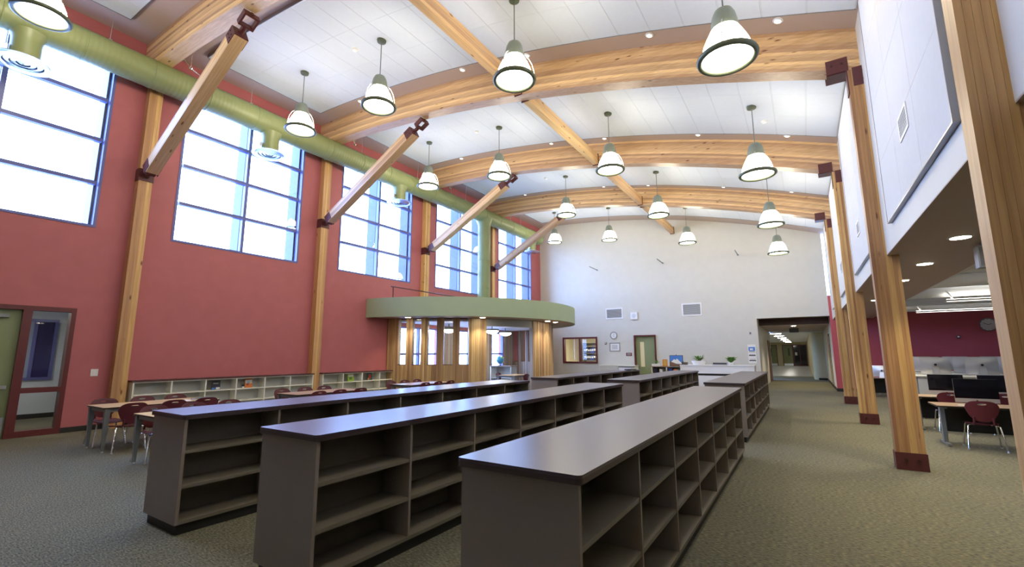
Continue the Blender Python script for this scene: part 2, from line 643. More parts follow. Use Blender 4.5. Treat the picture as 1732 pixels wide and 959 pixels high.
# ---- ceilings
N = 44
m = MB()
m.sheet(lambda u, v: (XL - .3 + u * (XW + .3 - XL + .3), YR - .3 + v * (YB + .6 - YR), zc(XL - .3 + u * (XW + .6 - XL))), N, 1, .12, (0, 0, 1))
ceil = struct(m.build('ceiling', 'brown', smooth=False), 'curved brown ceiling carrying white acoustic tile fields')
# white tile fields, every tile a piece of its own
TX0, TX1, NT, NTY = -12.72, 1.14, 22, 3
tw = (TX1 - TX0) / NT
ty = (4.14 - .79) / NTY
tile_me = MB().box(-tw / 2 * 1.002 + .002, tw / 2 * 1.002 - .002, -ty / 2 + .002, ty / 2 - .002, -.012, .012).mesh('tile', 'tile')
for i in range(-2, 4):
    ya = Y0 + i * S + .79
    p = MB()
    p.sheet(lambda u, v: (TX0 + u * (TX1 - TX0), ya + v * 3.35, zc(TX0 + u * (TX1 - TX0)) - .075), 22, 1, .074, (0, 0, 1))
    fld = p.build('tile_field', 'tilegap', ceil)
    if i < -1:
        continue
    for a in range(NT):
        x = TX0 + tw * (a + .5)
        ang = math.atan2((x + 13.6) / 43.0, 1)
        for b in range(NTY):
            link('tile', tile_me, fld, (x, ya + ty * (b + .5), zc(x) - .068), (0, ang, 0))
    e = MB()
    for yy in (ya - .012, ya + 3.35):
        e.sheet(lambda u, v: (TX0 - .01 + u * (TX1 - TX0 + .01), yy + v * .012, zc(TX0 + u * (TX1 - TX0)) - .09), 22, 1, .09, (0, 0, 1))
    e.box(TX0 - .012, TX0, ya - .012, ya + 3.36, zc(TX0) - .09, zc(TX0))
    e.build('edge_trim', 'trimgrey', ceil)
struct(box('ceiling_soffit', (XW + .001, 2.52, YR, YB, ZS - .01, ZS + .1), 'brown'), 'low brown soffit over the aisle beside the columns')
struct(box('ceiling_lab', (2.52, 9.3, YR, YB - .02, 3.46, 3.6), 'white'), 'white ceiling of the computer area')
struct(box('trim_1', (2.52, 2.56, YR, YB - .02, ZS - .01, 3.46), 'white'))
# ribs and pipes under the white ceiling of the computer area
k = 0
for yy in (9.0, 11.6, 14.2, 16.8, 19.4, 22.0):
    m = MB()
    m.tube([(2.58, yy, 3.30), (8.98, yy, 3.30)], .15, 14)
    o = m.build('air_duct', 'white', smooth=True)
    tag(o, 'round white air duct below the computer area ceiling, %s from the maroon wall' % ORD[5 - k], 'duct', 'white ducts of the computer area')
    k += 1

# ---- corridor beyond the opening
cor = sroot('wall_corridor', 'corridor beyond the opening in the end wall')
box('side_wall', (-2.0, -1.79, YB + .3, 33.3, 0, 3.3), 'beige', cor)
box('side_wall', (1.08, 1.3, YB + .3, 34.3, 0, 3.3), 'beige', cor)
m = MB()
m.prism([(1.3, 34.3), (1.3, 71), (.40, 71), (.40, 34.75)] + [(.40 + .45 * (1 - math.cos(t)), 34.75 - .45 * math.sin(t)) for t in [PI / 2 * q / 8 for q in range(1, 9)]], 0, 3.3)
m.build('rounded_wall', 'cream', cor, smooth=True)
box('side_wall', (-6.2, -6.0, 33.3, 71, 0, 3.3), 'cream', cor)
box('return_wall', (-6.2, -2.0, 33.1, 33.3, 0, 3.3), 'cream', cor)
box('end_wall', (-6.2, 1.3, 70.4, 70.6, 0, 3.3), 'cream', cor)
struct(box('ceiling_corridor', (-2.0, 1.3, YB + .3, 34.2, 3.30, 3.4), 'darkbrown'))
struct(box('trim_2', (-1.79, 1.08, 25.7, 34.2, 3.0, 3.30), 'brown'))
struct(box('trim_3', (-1.79, 1.08, 25.62, 25.7, 3.0, 3.30), 'darkbrown'))
struct(box('ceiling_far_corridor', (-6.2, 1.3, 34.2, 70.6, 3.05, 3.2), 'white'))
struct(box('trim_4', (-6.2, 1.08, 34.2, 34.25, 2.95, 3.3), 'white'))
for k, yy in enumerate((37.0, 42.0, 47.5, 53.5, 60.0, 66.0)):
    l = thing('ceiling_light', 'long ceiling light of the far corridor, %s from the opening' % ORD[k], 'light', (-1.6, yy, 3.05), 0, 'corridor ceiling lights')
    box('housing', (-.35, .35, -.14, .14, -.05, 0), 'white', l)
    box('diffuser', (-.32, .32, -.11, .11, -.065, -.05), 'corlamp', l)


def door(n, label, loc, rz, w, h, leaf, fr, lite, lite_mat='glass', kick=None):
    """door in a wall: frame round the opening, leaf, vision panel, lever"""
    r = sroot('door_%d' % n, label, loc)
    r.rotation_euler = (0, 0, rz)
    t = .07
    m = MB()
    m.box(0, t, -.06, .32, 0, h).box(w - t, w, -.06, .32, 0, h).box(t, w - t, -.06, .32, h - t, h)
    m.build('door_frame', fr, r)
    lf = MB()
    x0, x1, z0, z1 = lite
    for b in ((t, x0, 0.01, h - t), (x1, w - t, 0.01, h - t), (x0, x1, 0.01, z0), (x0, x1, z1, h - t)):
        lf.box(b[0], b[1], .06, .105, b[2], b[3])
    lo = lf.build('leaf', leaf, r)
    box('vision_panel', (x0, x1, .078, .086, z0, z1), lite_mat, lo)
    if kick:
        box('kick_plate', (t + .02, w - t - .02, .052, .06, .03, kick), 'alu', lo)
    lv = MB()
    lv.tube([(w - .17, .06, 1.0), (w - .17, .0, 1.0), (w - .29, .0, 1.0)], .011, 8)
    lv.build('lever_handle', 'alu', lo)
    return r


d1 = door(1, 'green door with a tall narrow glass strip in the end wall', (BD[0], YB, 0), 0, BD[1] - BD[0], BD[3], 'doorgreen', 'mframe', (.30, .52, .95, 2.28), 'paleyellow')
d2 = door(2, 'green corridor door nearest the dark framed wall', (-4.3, 70.3, 0), 0, 1.25, 2.72, 'doorgreen', 'mframe', (.40, .60, 1.3, 2.3), 'black', .3)
d3 = door(3, 'green corridor door beside the glazed doors', (-2.45, 70.3, 0), 0, 1.2, 2.72, 'doorgreen', 'mframe', (.62, .82, 1.3, 2.3), 'black', .3)
gd = sroot('door_4', 'dark glazed double doors at the end of the corridor', (-1.25, 70.3, 0))
m = MB()
for a in (0, .72, 1.44):
    m.box(a, a + .08, 0, .09, 0, 2.72)
m.box(0, 1.52, 0, .09, 2.6, 2.72).box(0, 1.52, 0, .09, 0, .12)
m.build('door_frame', 'mframe', gd)
for a in (.08, .80):
    box('pane', (a, a + .64, .03, .05, .12, 2.6), 'screen', gd)
box('notice', (.2, .44, .005, .028, 1.35, 1.75), 'paper', gd)
# side doors along the corridor
sd = sroot('door_5', 'dark framed door in the corridor side wall beyond the notices', (-1.79, 30.6, 0))
MB().box(-.02, .03, 0, .1, 0, 2.4).box(-.02, .03, 1.5, 1.6, 0, 2.4).box(-.02, .03, .1, 1.5, 2.3, 2.4).build('door_frame', 'mframe', sd)
box('leaf', (-.015, .01, .1, 1.5, 0.01, 2.3), 'mframe', sd)
sd = sroot('door_6', 'pale door with dark edge in the corridor wall beside the maroon wall', (1.08, 27.0, 0))
box('leaf', (-.012, .0, .08, 1.1, 0.01, 2.5), 'beige', sd)
MB().box(-.025, .0, 0, .08, 0, 2.58).box(-.025, .0, 1.1, 1.18, 0, 2.58).box(-.025, .0, .08, 1.1, 2.5, 2.58).build('door_frame', 'darkbrown', sd)

# ---- baseboards
bb = MB()
for a, b in ((YR, 1.42), (3.22, 4.25), (12.55, YB)):
    bb.box(XL, XL + .015, a, b, 0, .11)
struct(bb.build('baseboard_left', 'kick'))
bb = MB()
for a, b in ((XL + .02, -7.80), (-6.62, -1.79)):
    bb.box(a, b, YB - .015, YB, 0, .11)
struct(bb.build('baseboard_back', 'kick'))
struct(box('baseboard_lab', (1.06, 9.0, YB - .035, YB - .02, 0, .13), 'kick'))
struct(box('baseboard_corridor', (1.06, 1.08, YB, 34.28, 0, .12), 'kick'))
struct(box('baseboard_corridor_end', (.62, 1.08, 34.28, 34.3, 0, .12), 'kick'))

# ---- door, sidelight and vestibule at the window wall
dr = sroot('door_7', 'green door and sidelight in a maroon frame, red wall', (XL, DOORH[0], 0))
fr = MB()
Wd, Hd = DOORH[1] - DOORH[0], DOORH[3]
for a, b in ((0, .08), (.98, 1.12), (Wd - .08, Wd)):
    fr.box(-.2, .03, a, b, 0, Hd)
for a, b in ((.08, .98), (1.12, Wd - .08)):
    fr.box(-.2, .03, a, b, Hd - .09, Hd)
fr.box(-.2, .03, 1.12, Wd - .08, 0, .12).box(-.2, .03, 1.12, Wd - .08, .88, .98)
fr.build('door_frame', 'mframe', dr)
for a, b in ((.12, .88), (.98, Hd - .09)):
    box('pane', (-.09, -.082, 1.12, Wd - .08, a, b), 'glass', dr)
lf = MB()
for b in ((.08, .22, .01, Hd - .09), (.62, .98, .01, Hd - .09), (.22, .62, .01, 1.15), (.22, .62, 2.25, Hd - .09)):
    lf.box(-.12, -.07, *b)
lf = lf.build('leaf', 'doorgreen', dr)
box('vision_panel', (-.1, -.09, .22, .62, 1.15, 2.25), 'glass', lf)
box('kick_plate', (-.07, -.062, .1, .96, .03, .42), 'alu', lf)
MB().box(-.05, -.02, .12, .92, .98, 1.05).box(-.07, -.05, .14, .22, .98, 1.05).box(-.07, -.05, .82, .9, .98, 1.05).build('push_bar', 'alu', lf)
MB().box(-.07, -.01, .45, .8, 2.42, 2.49).box(-.045, -.02, .1, .45, 2.45, 2.475).build('door_closer', 'greysteel', lf)
vs = sroot('wall_vestibule', 'pale vestibule seen through the sidelight')
box('far_wall', (-17.6, -17.4, -.4, 6.0, 0, 2.9), 'palewall', vs)
box('side_wall', (-17.4, -13.9, -.4, -.2, 0, 2.9), 'palewall', vs)
box('side_wall', (-17.4, -13.9, 4.5, 4.7, 0, 2.9), 'palewall', vs)
box('base_strip', (-17.4, -17.385, -.2, 4.5, 0, .12), 'kick', vs)
box('roof', (-17.6, -13.9, -.4, 6.0, 2.9, 3.1), 'white', vs)
vw = sroot('window_%d' % (WN + 1), 'dark blue framed inner window of the vestibule', (-17.4, 3.02, 1.0))
for a_, b_ in ((0, .07), (.30, .37), (.70, .77)):
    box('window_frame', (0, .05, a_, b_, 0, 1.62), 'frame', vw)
for a_, b_ in ((0, .07), (1.55, 1.62)):
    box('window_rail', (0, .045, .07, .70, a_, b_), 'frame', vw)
box('pane', (.005, .02, .07, .30, .07, 1.55), 'bluepale', vw)
box('pane', (.005, .02, .37, .70, .07, 1.55), 'bluedark', vw)
vl = thing('ceiling_light', 'square ceiling light of the vestibule behind the green door', 'light', (-15.6, 2.0, 2.9))
box('housing', (-.5, .5, -.5, .5, -.06, 0), 'white', vl)
box('diffuser', (-.44, .44, -.44, .44, -.075, -.06), 'tube', vl)

# ---- office behind the end wall window
of = sroot('wall_office', 'small office behind the end wall window')
box('far_wall', (-13.3, -6.2, 28.6, 28.8, 0, 2.9), 'cream', of)
box('side_wall', (-13.3, -13.1, YB + .3, 28.6, 0, 2.9), 'cream', of)
box('side_wall', (-6.4, -6.2, YB + .3, 28.6, 0, 2.9), 'cream', of)
box('roof', (-13.3, -6.2, YB + .3, 28.8, 2.9, 3.0), 'white', of)
ol = thing('ceiling_light', 'ceiling light of the office behind the end wall window', 'light', (-10.6, 26.6, 2.9))
box('housing', (-.8, .8, -.3, .3, -.06, 0), 'white', ol)
box('diffuser', (-.74, .74, -.25, .25, -.075, -.06), 'corlamp', ol)
bw = sroot('window_%d' % (WN + 2), 'two pane maroon framed window in the end wall', (BW[0], YB, BW[2]))
Ww, Hw = BW[1] - BW[0], BW[3] - BW[2]
m = MB()
for a in (0, Ww / 2 - .05, Ww - .1):
    m.box(a, a + .1, -.03, .2, 0, Hw)
for a, b in ((.1, Ww / 2 - .05), (Ww / 2 + .05, Ww - .1)):
    m.box(a, b, -.03, .2, 0, .1).box(a, b, -.03, .2, Hw - .1, Hw)
m.build('window_frame', 'mframe', bw)
for a, b in ((.1, Ww / 2 - .05), (Ww / 2 + .05, Ww - .1)):
    box('pane', (a, b, .09, .1, .1, Hw - .1), 'glass', bw)
bc = thing('binder_shelf', 'dark shelf of binders inside the office window', 'shelf', (-10.9, 28.3, 0))
for a in (-1.5, -.02, 1.46):
    box('upright', (a, a + .04, -.16, .28, 0, 2.35), 'black', bc)
for z in (.3, .75, 1.2, 1.65, 2.1, 2.33):
    box('shelf', (-1.46, -.02, -.16, .28, z, z + .03), 'greysteel', bc)
    box('shelf', (.02, 1.46, -.16, .28, z, z + .03), 'greysteel', bc)
NUM = ['one', 'two', 'three', 'four', 'five', 'six', 'seven', 'eight', 'nine', 'ten', 'eleven', 'twelve', 'thirteen', 'fourteen', 'fifteen', 'sixteen', 'seventeen', 'eighteen', 'nineteen', 'twenty', 'twenty-one', 'twenty-two']
for z, zn in ((1.231, 'lower'), (1.681, 'upper')):
    x = -1.44
    q = 0
    while x < 1.27:
        wd = random.uniform(.12, .16)
        if not (-.19 < x < .03):
            cm, cn = (('binder', 'charcoal'), ('blue', 'blue'), ('binder', 'charcoal'))[random.randrange(3)]
            b = thing('binder', '%s binder behind the office window, number %s along the %s shelf' % (cn, NUM[q], zn), 'binder', (bc.location.x + x, 28.3, z), 0, 'binders on the office shelf')
            hh = random.uniform(.3, .36)
            MB().box(0, wd - .006, -.13, .15, 0, .004).box(0, .004, -.13, .15, .004, hh).box(wd - .010, wd - .006, -.13, .15, .004, hh).box(.004, wd - .010, -.13, -.126, .004, hh).build('cover', cm, b)
            box('spine_label', (.02, wd - .026, -.132, -.1302, hh * .45, hh * .8), 'paper', b)
            q += 1
        x += wd
# ================================================================== TIMBER FRAMES
NL = 12
BH = .16
lam_me = []
for k in range(NL):
    m = MB()
    t0, t1 = BEAM * k / NL, BEAM * (k + 1) / NL
    vs, fs = [], []
    n = 40
    for i in range(n + 1):
        x = XL + .02 + (XW + .16 - XL) * i / n
        zt, zb = zc(x) - t0 - .001, zc(x) - t1 + .002
        vs += [(x, -BH, zt), (x, BH, zt), (x, BH, zb), (x, -BH, zb)]
    for i in range(n):
        for j in range(4):
            fs.append((i * 4 + j, (i + 1) * 4 + j, (i + 1) * 4 + (j + 1) % 4, i * 4 + (j + 1) % 4))
    fs += [(3, 2, 1, 0), (n * 4, n * 4 + 1, n * 4 + 2, n * 4 + 3)]
    lam_me.append(m.add(vs, fs).mesh('lamination', 'wx'))
BN = ['overhead behind the camera', 'cut by the top edge of the picture', 'longest whole one in view', 'middle one of the three whole ones', 'closest to the end wall']
for i in range(-1, 4):
    yb = Y0 + i * S - .10
    t = thing('arched_beam', 'laminated timber arch beam, ' + BN[i + 1], 'beam', (0, yb, 0), 0, 'arched roof beams')
    for me in lam_me:
        link('lamination', me, t)
    # steel seat where the beam meets its column
    zb = zc(.95) - BEAM
    s_ = MB()
    s_.box(.72, 1.02, -BH - .015, -BH, zb - .03, zb + .22).box(.72, 1.02, BH, BH + .015, zb - .03, zb + .22).box(.72, 1.02, -BH, BH, zb - .045, zb - .03)
    st = s_.build('steel_saddle', 'steel', t)
    for bx in (.80, .94):
        MB().tube([(bx, -BH - .03, zb + .12), (bx, -BH - .012, zb + .12)], .018, 8).build('bolt', 'bolt', st)

# ---- columns along the aisle
CW = .33
NCL = 8
CD = .19
col_lam = [MB().box(CW * k / NCL + .0006, CW * (k + 1) / NCL - .0006, 0, CD, .004, 6.60).mesh('lamination', 'wcol') for k in range(NCL)]
CNm = ['biggest one, cut by the picture edge', 'second from the camera along the aisle', 'third from the camera along the aisle', 'furthest one, beside the opening in the end wall']
for i in range(0, 4):
    yc = Y0 + i * S - .38
    t = thing('timber_column', 'laminated timber column on a steel shoe, ' + CNm[i], 'column', (XR, yc, 0), 0, 'timber columns along the aisle')
    top = zc(XR + .16) - BEAM - .02
    for me in col_lam:
        o = link('lamination', me, t)
        o.scale = (1, 1, top / 6.60)
    s_ = MB()
    s_.box(-.014, CW + .014, -.014, 0, .003, .24).box(-.014, CW + .014, CD, CD + .014, .003, .24)
    s_.box(-.014, 0, 0, CD, .003, .24).box(CW, CW + .014, 0, CD, .003, .24)
    st = s_.build('base_shoe', 'steel', t)
    for bx in (.10, .24):
        MB().tube([(bx, -.035, .14), (bx, -.012, .14)], .022, 8).build('bolt', 'bolt', st)
    s_ = MB()
    s_.box(.06, CW - .02, -.014, 0, top - .30, top + .02).box(-.014, 0, 0, CD, top - .40, top + .0)
    st = s_.build('top_bracket', 'steel', t)
    for bz in (.22, .08):
        MB().tube([(.20, -.03, top - bz), (.20, -.012, top - bz)], .018, 8).build('bolt', 'bolt', st)

# ---- posts against the red wall
PN = ['beside the door sidelight', 'between the two white wall bookcases', 'rising behind the rotunda rail', 'closest to the end wall']
post_lam = [MB().box(0, .22, -.14 + .056 * k + .0005, -.14 + .056 * (k + 1) - .0005, 0, 9.0).mesh('lamination', 'wz') for k in range(5)]
for i in range(0, 4):
    y = Y0 + i * S
    t = thing('wall_post', 'slim timber post on the red wall, ' + PN[i], 'post', (XL, y, 0), 0, 'timber posts on the red wall')
    for me in post_lam:
        o = link('lamination', me, t)
        if i >= 2:
            o.location = (0, 0, 3.72 if i < 3 else 3.72)
            o.scale = (1, 1, (8.72 - 3.72) / 9.0)
        else:
            o.scale = (1, 1, 8.72 / 9.0)
    m = MB()
    m.box(-.0, .235, -.155, -.14, 5.9, 6.2).box(0, .235, .14, .155, 5.9, 6.2).box(.22, .235, -.14, .14, 5.9, 6.2)
    m.box(.235, .355, -.03, .03, 5.98, 6.12)
    m.build('hinge_bracket', 'steel', t)

# ---- diagonal struts from the posts up to the arch beams
SN = ['largest, rising beside the nearest ceiling duct', 'rising past the second upper window', 'rising past the third upper window', 'smallest, in front of the end wall corner']
A_, B_ = Vector((-13.20, 0, 6.11)), Vector((-9.30, 0, 8.235))
dv = (B_ - A_)
Ls = dv.length
ang = -math.atan2(dv.z, dv.x)
for i in range(0, 4):
    y = Y0 + i * S
    t = thing('diagonal_strut', 'square timber roof strut with steel ends, ' + SN[i], 'strut', (A_.x, y, A_.z), 0, 'diagonal roof struts')
    t.rotation_euler = (0, ang, 0)
    for k in range(5):
        MB().box(.10, Ls, -.13, .13, -.15 + .06 * k + .0005, -.15 + .06 * (k + 1) - .0005).build('lamination', 'wx', t)
    m = MB()
    m.box(-.02, .10, -.1, .1, -.12, .12).box(.02, .30, -.142, -.13, -.13, .13).box(.02, .30, .13, .142, -.13, .13)
    m.build('lower_shoe', 'steel', t)
    m = MB()
    m.box(Ls - .26, Ls + .02, -.142, -.13, -.14, .14).box(Ls - .26, Ls + .02, .13, .142, -.14, .14).box(Ls, Ls + .02, -.13, .13, -.14, .14)
    cp = m.build('upper_shoe', 'steel', t)
    for bx in (-.17, -.08):
        for bz in (-.06, .07):
            MB().tube([(Ls + bx, -.155, bz), (Ls + bx, -.14, bz)], .016, 8).build('bolt', 'bolt', cp)
    m = MB()
    m.tube([(Ls + .02, 0, 0), (Ls + .20, 0, 0)], .055, 12)
    m.build('steel_rod', 'steel', t, smooth=True)
    m = MB()
    e = Ls + .20
    m.box(e, e + .04, -.15, .15, -.07, .07).box(e + .04, e + .30, -.15, -.115, -.07, .07).box(e + .04, e + .30, .115, .15, -.07, .07)
    m.box(e + .26, e + .30, -.115, .115, -.07, .07)
    m.build('fork', 'steel', t)
    m = MB()
    m.box(e + .30, e + .325, -.025, .025, -.04, .04)
    m.build('gusset_plate', 'steel', t)

# ---- purlins between the arch beams
PX, PZ = -5.45, 8.03
RN = ['overhead, cut by the picture edge', 'ending behind the lamp over the second arch', 'between the two middle arches', 'between the last two arches', 'ending at the pale end wall']
for i in range(-1, 4):
    ya = Y0 + i * S - .10 + BH
    yb = (Y0 + (i + 1) * S - .10 - BH) if i < 3 else YB
    t = thing('ridge_purlin', 'timber purlin under the white ceiling, ' + RN[i + 1], 'beam', (PX, ya, PZ), 0, 'timber purlins between the arches')
    L = yb - ya
    for k in range(4):
        MB().box(-.085, .085, .012, L - .012, .085 * k + .0005, .085 * (k + 1) - .0005).build('lamination', 'wy', t)
    for a in (.0, L - .012):
        MB().box(-.11, .11, a, a + .012, -.03, .37).build('hanger_plate', 'steel', t)

# ---- acoustic panels and grilles on the upper wall over the aisle
AN = ['beside the biggest column', 'between the second and third columns', 'between the third and fourth columns', 'furthest one, touching the end wall corner']
for i in range(0, 4):
    ya = Y0 + i * S + .56
    L = 3.30
    t = thing('acoustic_panel', 'tall white acoustic wall panel, ' + AN[i], 'panel', (XW - .002, ya, 3.44), 0, 'acoustic wall panels above the aisle')
    zt = 3.44
    for a in range(3):
        for b in range(4):
            hh = zt / 4
            box('panel_tile', (-.045, -.0, L * a / 3 + .002, L * (a + 1) / 3 - .002, hh * b + .0015, hh * (b + 1) - .0015), 'walltile', t)
    m = MB()
    m.box(-.05, 0, -.014, 0, -.014, zt).box(-.05, 0, L, L + .014, -.014, zt).box(-.05, 0, 0, L, -.014, 0)
    m.build('edge_trim', 'trimgrey', t)
    g = thing('wall_grille', 'small white speaker grille on the acoustic panel ' + AN[i], 'grille', (XW - .045, ya + 1.35, 3.44 + .57), 0, 'grilles on the acoustic panels')
    m = MB()
    m.box(-.012, 0, 0, .47, 0, .03).box(-.012, 0, 0, .47, .25, .28).box(-.012, 0, 0, .03, .03, .25).box(-.012, 0, .44, .47, .03, .25)
    m.build('grille_frame', 'white', g)
    for q in range(7):
        box('louvre', (-.01, 0, .03, .44, .038 + .03 * q, .056 + .03 * q), 'grille', g)
# ================================================================== SERVICES UNDER THE ROOF
def make_pendant():
    t = thing('pendant_lamp', 'x', 'lamp', (0, 0, 0), 0, 'bell shaped pendant lamps')
    MB().lathe([(.035, -.06), (.10, -.05), (.11, 0.0)], 20).build('ceiling_cup', 'lamprim', t, smooth=True)
    MB().tube([(0, 0, -.05), (0, 0, -.97)], .011, 8).build('stem', 'greysteel', t)
    z = -1.72
    MB().lathe([(.185, z + .44), (.178, z + .56), (.155, z + .68), (.12, z + .755), (.06, z + .79), (.02, z + .80)], 24).build('cap', 'lampgreen', t, smooth=True)
    MB().lathe([(.335, z + .03), (.335, z + .08), (.305, z + .20), (.255, z + .32), (.20, z + .43), (.165, z + .49)], 32).build('glass_shade', 'lampglass', t, smooth=True)
    MB().torus((0, 0, z + .01), .368, .040, 36, 10).build('rim', 'lamprim', t, smooth=True)
    for q in range(3):
        a = 2 * PI * q / 3 + .5
        pr_ = [(.20, .50), (.275, .42), (.335, .30), (.37, .16), (.385, .02)]
        MB().tube([(r * math.cos(a), r * math.sin(a), z + h) for r, h in pr_], .008, 6).build('guard_wire', 'alu', t)
    return t


pend = make_pendant()
PXS = (-11.05, -7.92, -4.15, -0.57)
ROWN = {-1: 'row behind the camera', 0: 'row cut by the picture top', 1: 'front row before the longest arch', 2: 'second row from the camera', 3: 'third row from the camera', 4: 'row closest to the end wall'}
COLN = ['over the tables by the red wall', 'second from the red wall', 'third from the red wall', 'beside the aisle columns']
first = True
for k in range(0, 5):
    for c, x in enumerate(PXS):
        if k == 3 and c == 0:
            continue
        o = pend if first else copy_tree(pend)
        first = False
        o.location = (x, Y0 + (k - .5) * S, zc(x) - .085)
        o['label'] = 'lit pendant lamp, %s, %s' % (ROWN[k], COLN[c])

# ---- main supply duct along the window wall
DX, DZ, DR = -13.0, 8.52, .35
t = thing('supply_duct', 'long round olive green air duct hung before the upper windows', 'duct', (DX, 0, DZ))
MB().tube([(0, YR + .01, 0), (0, 23.35, 0)], DR, 28).build('duct_pipe', 'duct', t, smooth=True)
for yy in [a * 1.25 - 1.2 for a in range(0, 20)]:
    MB().torus((0, yy, 0), DR + .002, .012, 28, 6, 'y').build('seam_band', 'ductplain', t, smooth=True)
DY = (-3.4, 1.72, 6.84, 12.05, 22.5)
for yy in DY:
    st = MB().lathe([(.30, -.28), (.245, -.42), (.235, -.50), (.235, -.88)], 24, (0, yy, 0)).build('drop_pipe', 'ductplain', t, smooth=True)
    df = MB()
    df.lathe([(.235, -.86), (.26, -.90), (.47, -.935), (.475, -.95), (.44, -.95), (.34, -.905)], 36, (0, yy, 0), close=False)
    df.build('diffuser_plate', 'alu', st, smooth=True)
    for R_ in (.07, .16, .26, .36):
        MB().lathe([(R_ - .055, -.955), (R_ + .02, -.935), (R_ + .025, -.94), (R_ - .05, -.962)], 32, (0, yy, 0), close=False).build('diffuser_ring', 'alu', st, smooth=True)
    MB().box(-.03, .03, yy - .33, yy - .25, -.78, -.66).build('damper_box', 'alu', st)
for i in range(-1, 4):
    for dy in (1.05, 2.1, 3.9):
        yy = Y0 + i * S + dy
        if yy < 23:
            MB().tube([(0, yy, DR), (.04, yy, zc(DX) - DZ)], .006, 6).build('hanger_wire', 'alu', t)
            MB().box(-.05, .05, yy - .03, yy + .03, DR - .01, DR + .04).build('hanger_clip', 'alu', t)
rs = MB().lathe([(.31, -4.86), (.31, -.62), (.33, -.45), (.40, -.28), (.43, -.2)], 28, (0, 17.75, 0)).build('riser_pipe', 'ductplain', t, smooth=True)
for zz in (-3.7, -2.3, -1.0):
    MB().torus((0, 17.75, zz), .312, .012, 28, 6).build('seam_band', 'ductplain', rs, smooth=True)
# sway braces beside the duct, under each arch beam
BRN = ['by the biggest strut', 'by the second strut', 'by the third strut', 'by the strut at the end wall']
for i in range(0, 4):
    y = Y0 + i * S + .62
    t = thing('seismic_brace', 'short chrome wire brace above the green duct, ' + BRN[i], 'brace', (-12.55, y, 8.62), 0, 'duct braces')
    MB().tube([(-.12, 0, .24), (.08, -.28, .20)], .010, 6).build('brace_wire', 'chrome', t)
    MB().tube([(.08, -.28, .20), (.28, -.55, .30)], .010, 6).build('brace_wire', 'chrome', t)
    MB().tube([(.08, -.28, .18), (.08, -.28, .62)], .008, 6).build('brace_wire', 'chrome', t)
    MB().lathe([(.03, -.03), (.045, 0), (.03, .03)], 12, (.08, -.28, .20)).build('turnbuckle', 'chrome', t, smooth=True)

# ---- small lights set in the brown strips before each arch
dl_me = [MB().lathe([(.075, 0), (.085, .012), (.085, .02)], 20).mesh('trim_ring', 'white', True), MB().lathe([(.05, -.003), (.05, .004)], 20).mesh('lens', 'smalllens')]
XN = ['over the window side tables', 'between the first two lamps', 'beside the purlin', 'over the low bookcases', 'by the aisle columns']
for i in range(1, 4):
    for q, x in enumerate((-11.05, -6.95, -4.98, -2.1, .1)):
        z = zc(x) - .02
        t = thing('recessed_light', 'tiny recessed light in the brown strip before arch %s, %s' % (['', 'two', 'three', 'four'][i], XN[q]), 'light', (x, Y0 + i * S - .63, z), 0, 'recessed lights in the brown ceiling')
        t.rotation_euler = (0, math.atan((x + 13.6) / 43), 0)
        for n_, me in zip(('trim_ring', 'lens'), dl_me):
            link(n_, me, t)
def add_spot(parent, watts):
    sp = bpy.data.lights.new('downlight_bulb', 'SPOT')
    sp.energy = watts
    sp.color = (1.0, .86, .62)
    sp.spot_size = 1.9
    sp.spot_blend = .7
    sp.shadow_soft_size = .08
    so = bpy.data.objects.new('bulb', sp)
    C.objects.link(so)
    so.parent = parent
    so.location = (0, 0, -.03)


sl_me = [MB().lathe([(.115, 0), (.13, .010), (.13, .016)], 24).mesh('trim_ring', 'white', True), MB().lathe([(.10, -.003), (.10, .004)], 24).mesh('lens', 'downlight')]
SLN = ['closest to the biggest column', 'second past the biggest column', 'third past the biggest column', 'fourth past the biggest column', 'fifth past the biggest column', 'sixth past the biggest column', 'last before the maroon wall', 'just behind the camera']
for q, y in enumerate((5.75, 7.8, 9.85, 11.9, 13.95, 16.0, 20.1, 1.7)):
    t = thing('aisle_downlight', 'round downlight in the brown aisle soffit, ' + SLN[q], 'light', (1.80, y, ZS - .024), 0, 'downlights in the aisle soffit')
    for n_, me in zip(('trim_ring', 'lens'), sl_me):
        link(n_, me, t)
    add_spot(t, 105)
for q, y in enumerate((26.6, 30.5)):
    t = thing('aisle_downlight', 'round downlight in the corridor soffit, ' + ('before the exit sign', 'beyond the exit sign')[q], 'light', (-.35, y, 2.985), 0, 'downlights in the corridor soffit')
    for n_, me in zip(('trim_ring', 'lens'), sl_me):
        link(n_, me, t)
    add_spot(t, 150)
# smoke detectors
for i, (x, y) in enumerate(((-8.85, 6.55), (-8.85, 11.6), (-8.85, 16.6), (-.35, 12.4))):
    t = thing('smoke_detector', 'small white smoke detector on the tiled ceiling, ' + ['front bay', 'second bay', 'third bay', 'second bay near the columns'][i], 'detector', (x, y, zc(x) - .083), 0, 'smoke detectors')
    MB().lathe([(.045, -.06), (.065, -.045), (.07, -.02), (.07, 0)], 18).build('detector_body', 'white', t, smooth=True)
    MB().lathe([(.075, -.012), (.09, 0)], 18).build('base_ring', 'paper', t, smooth=True)

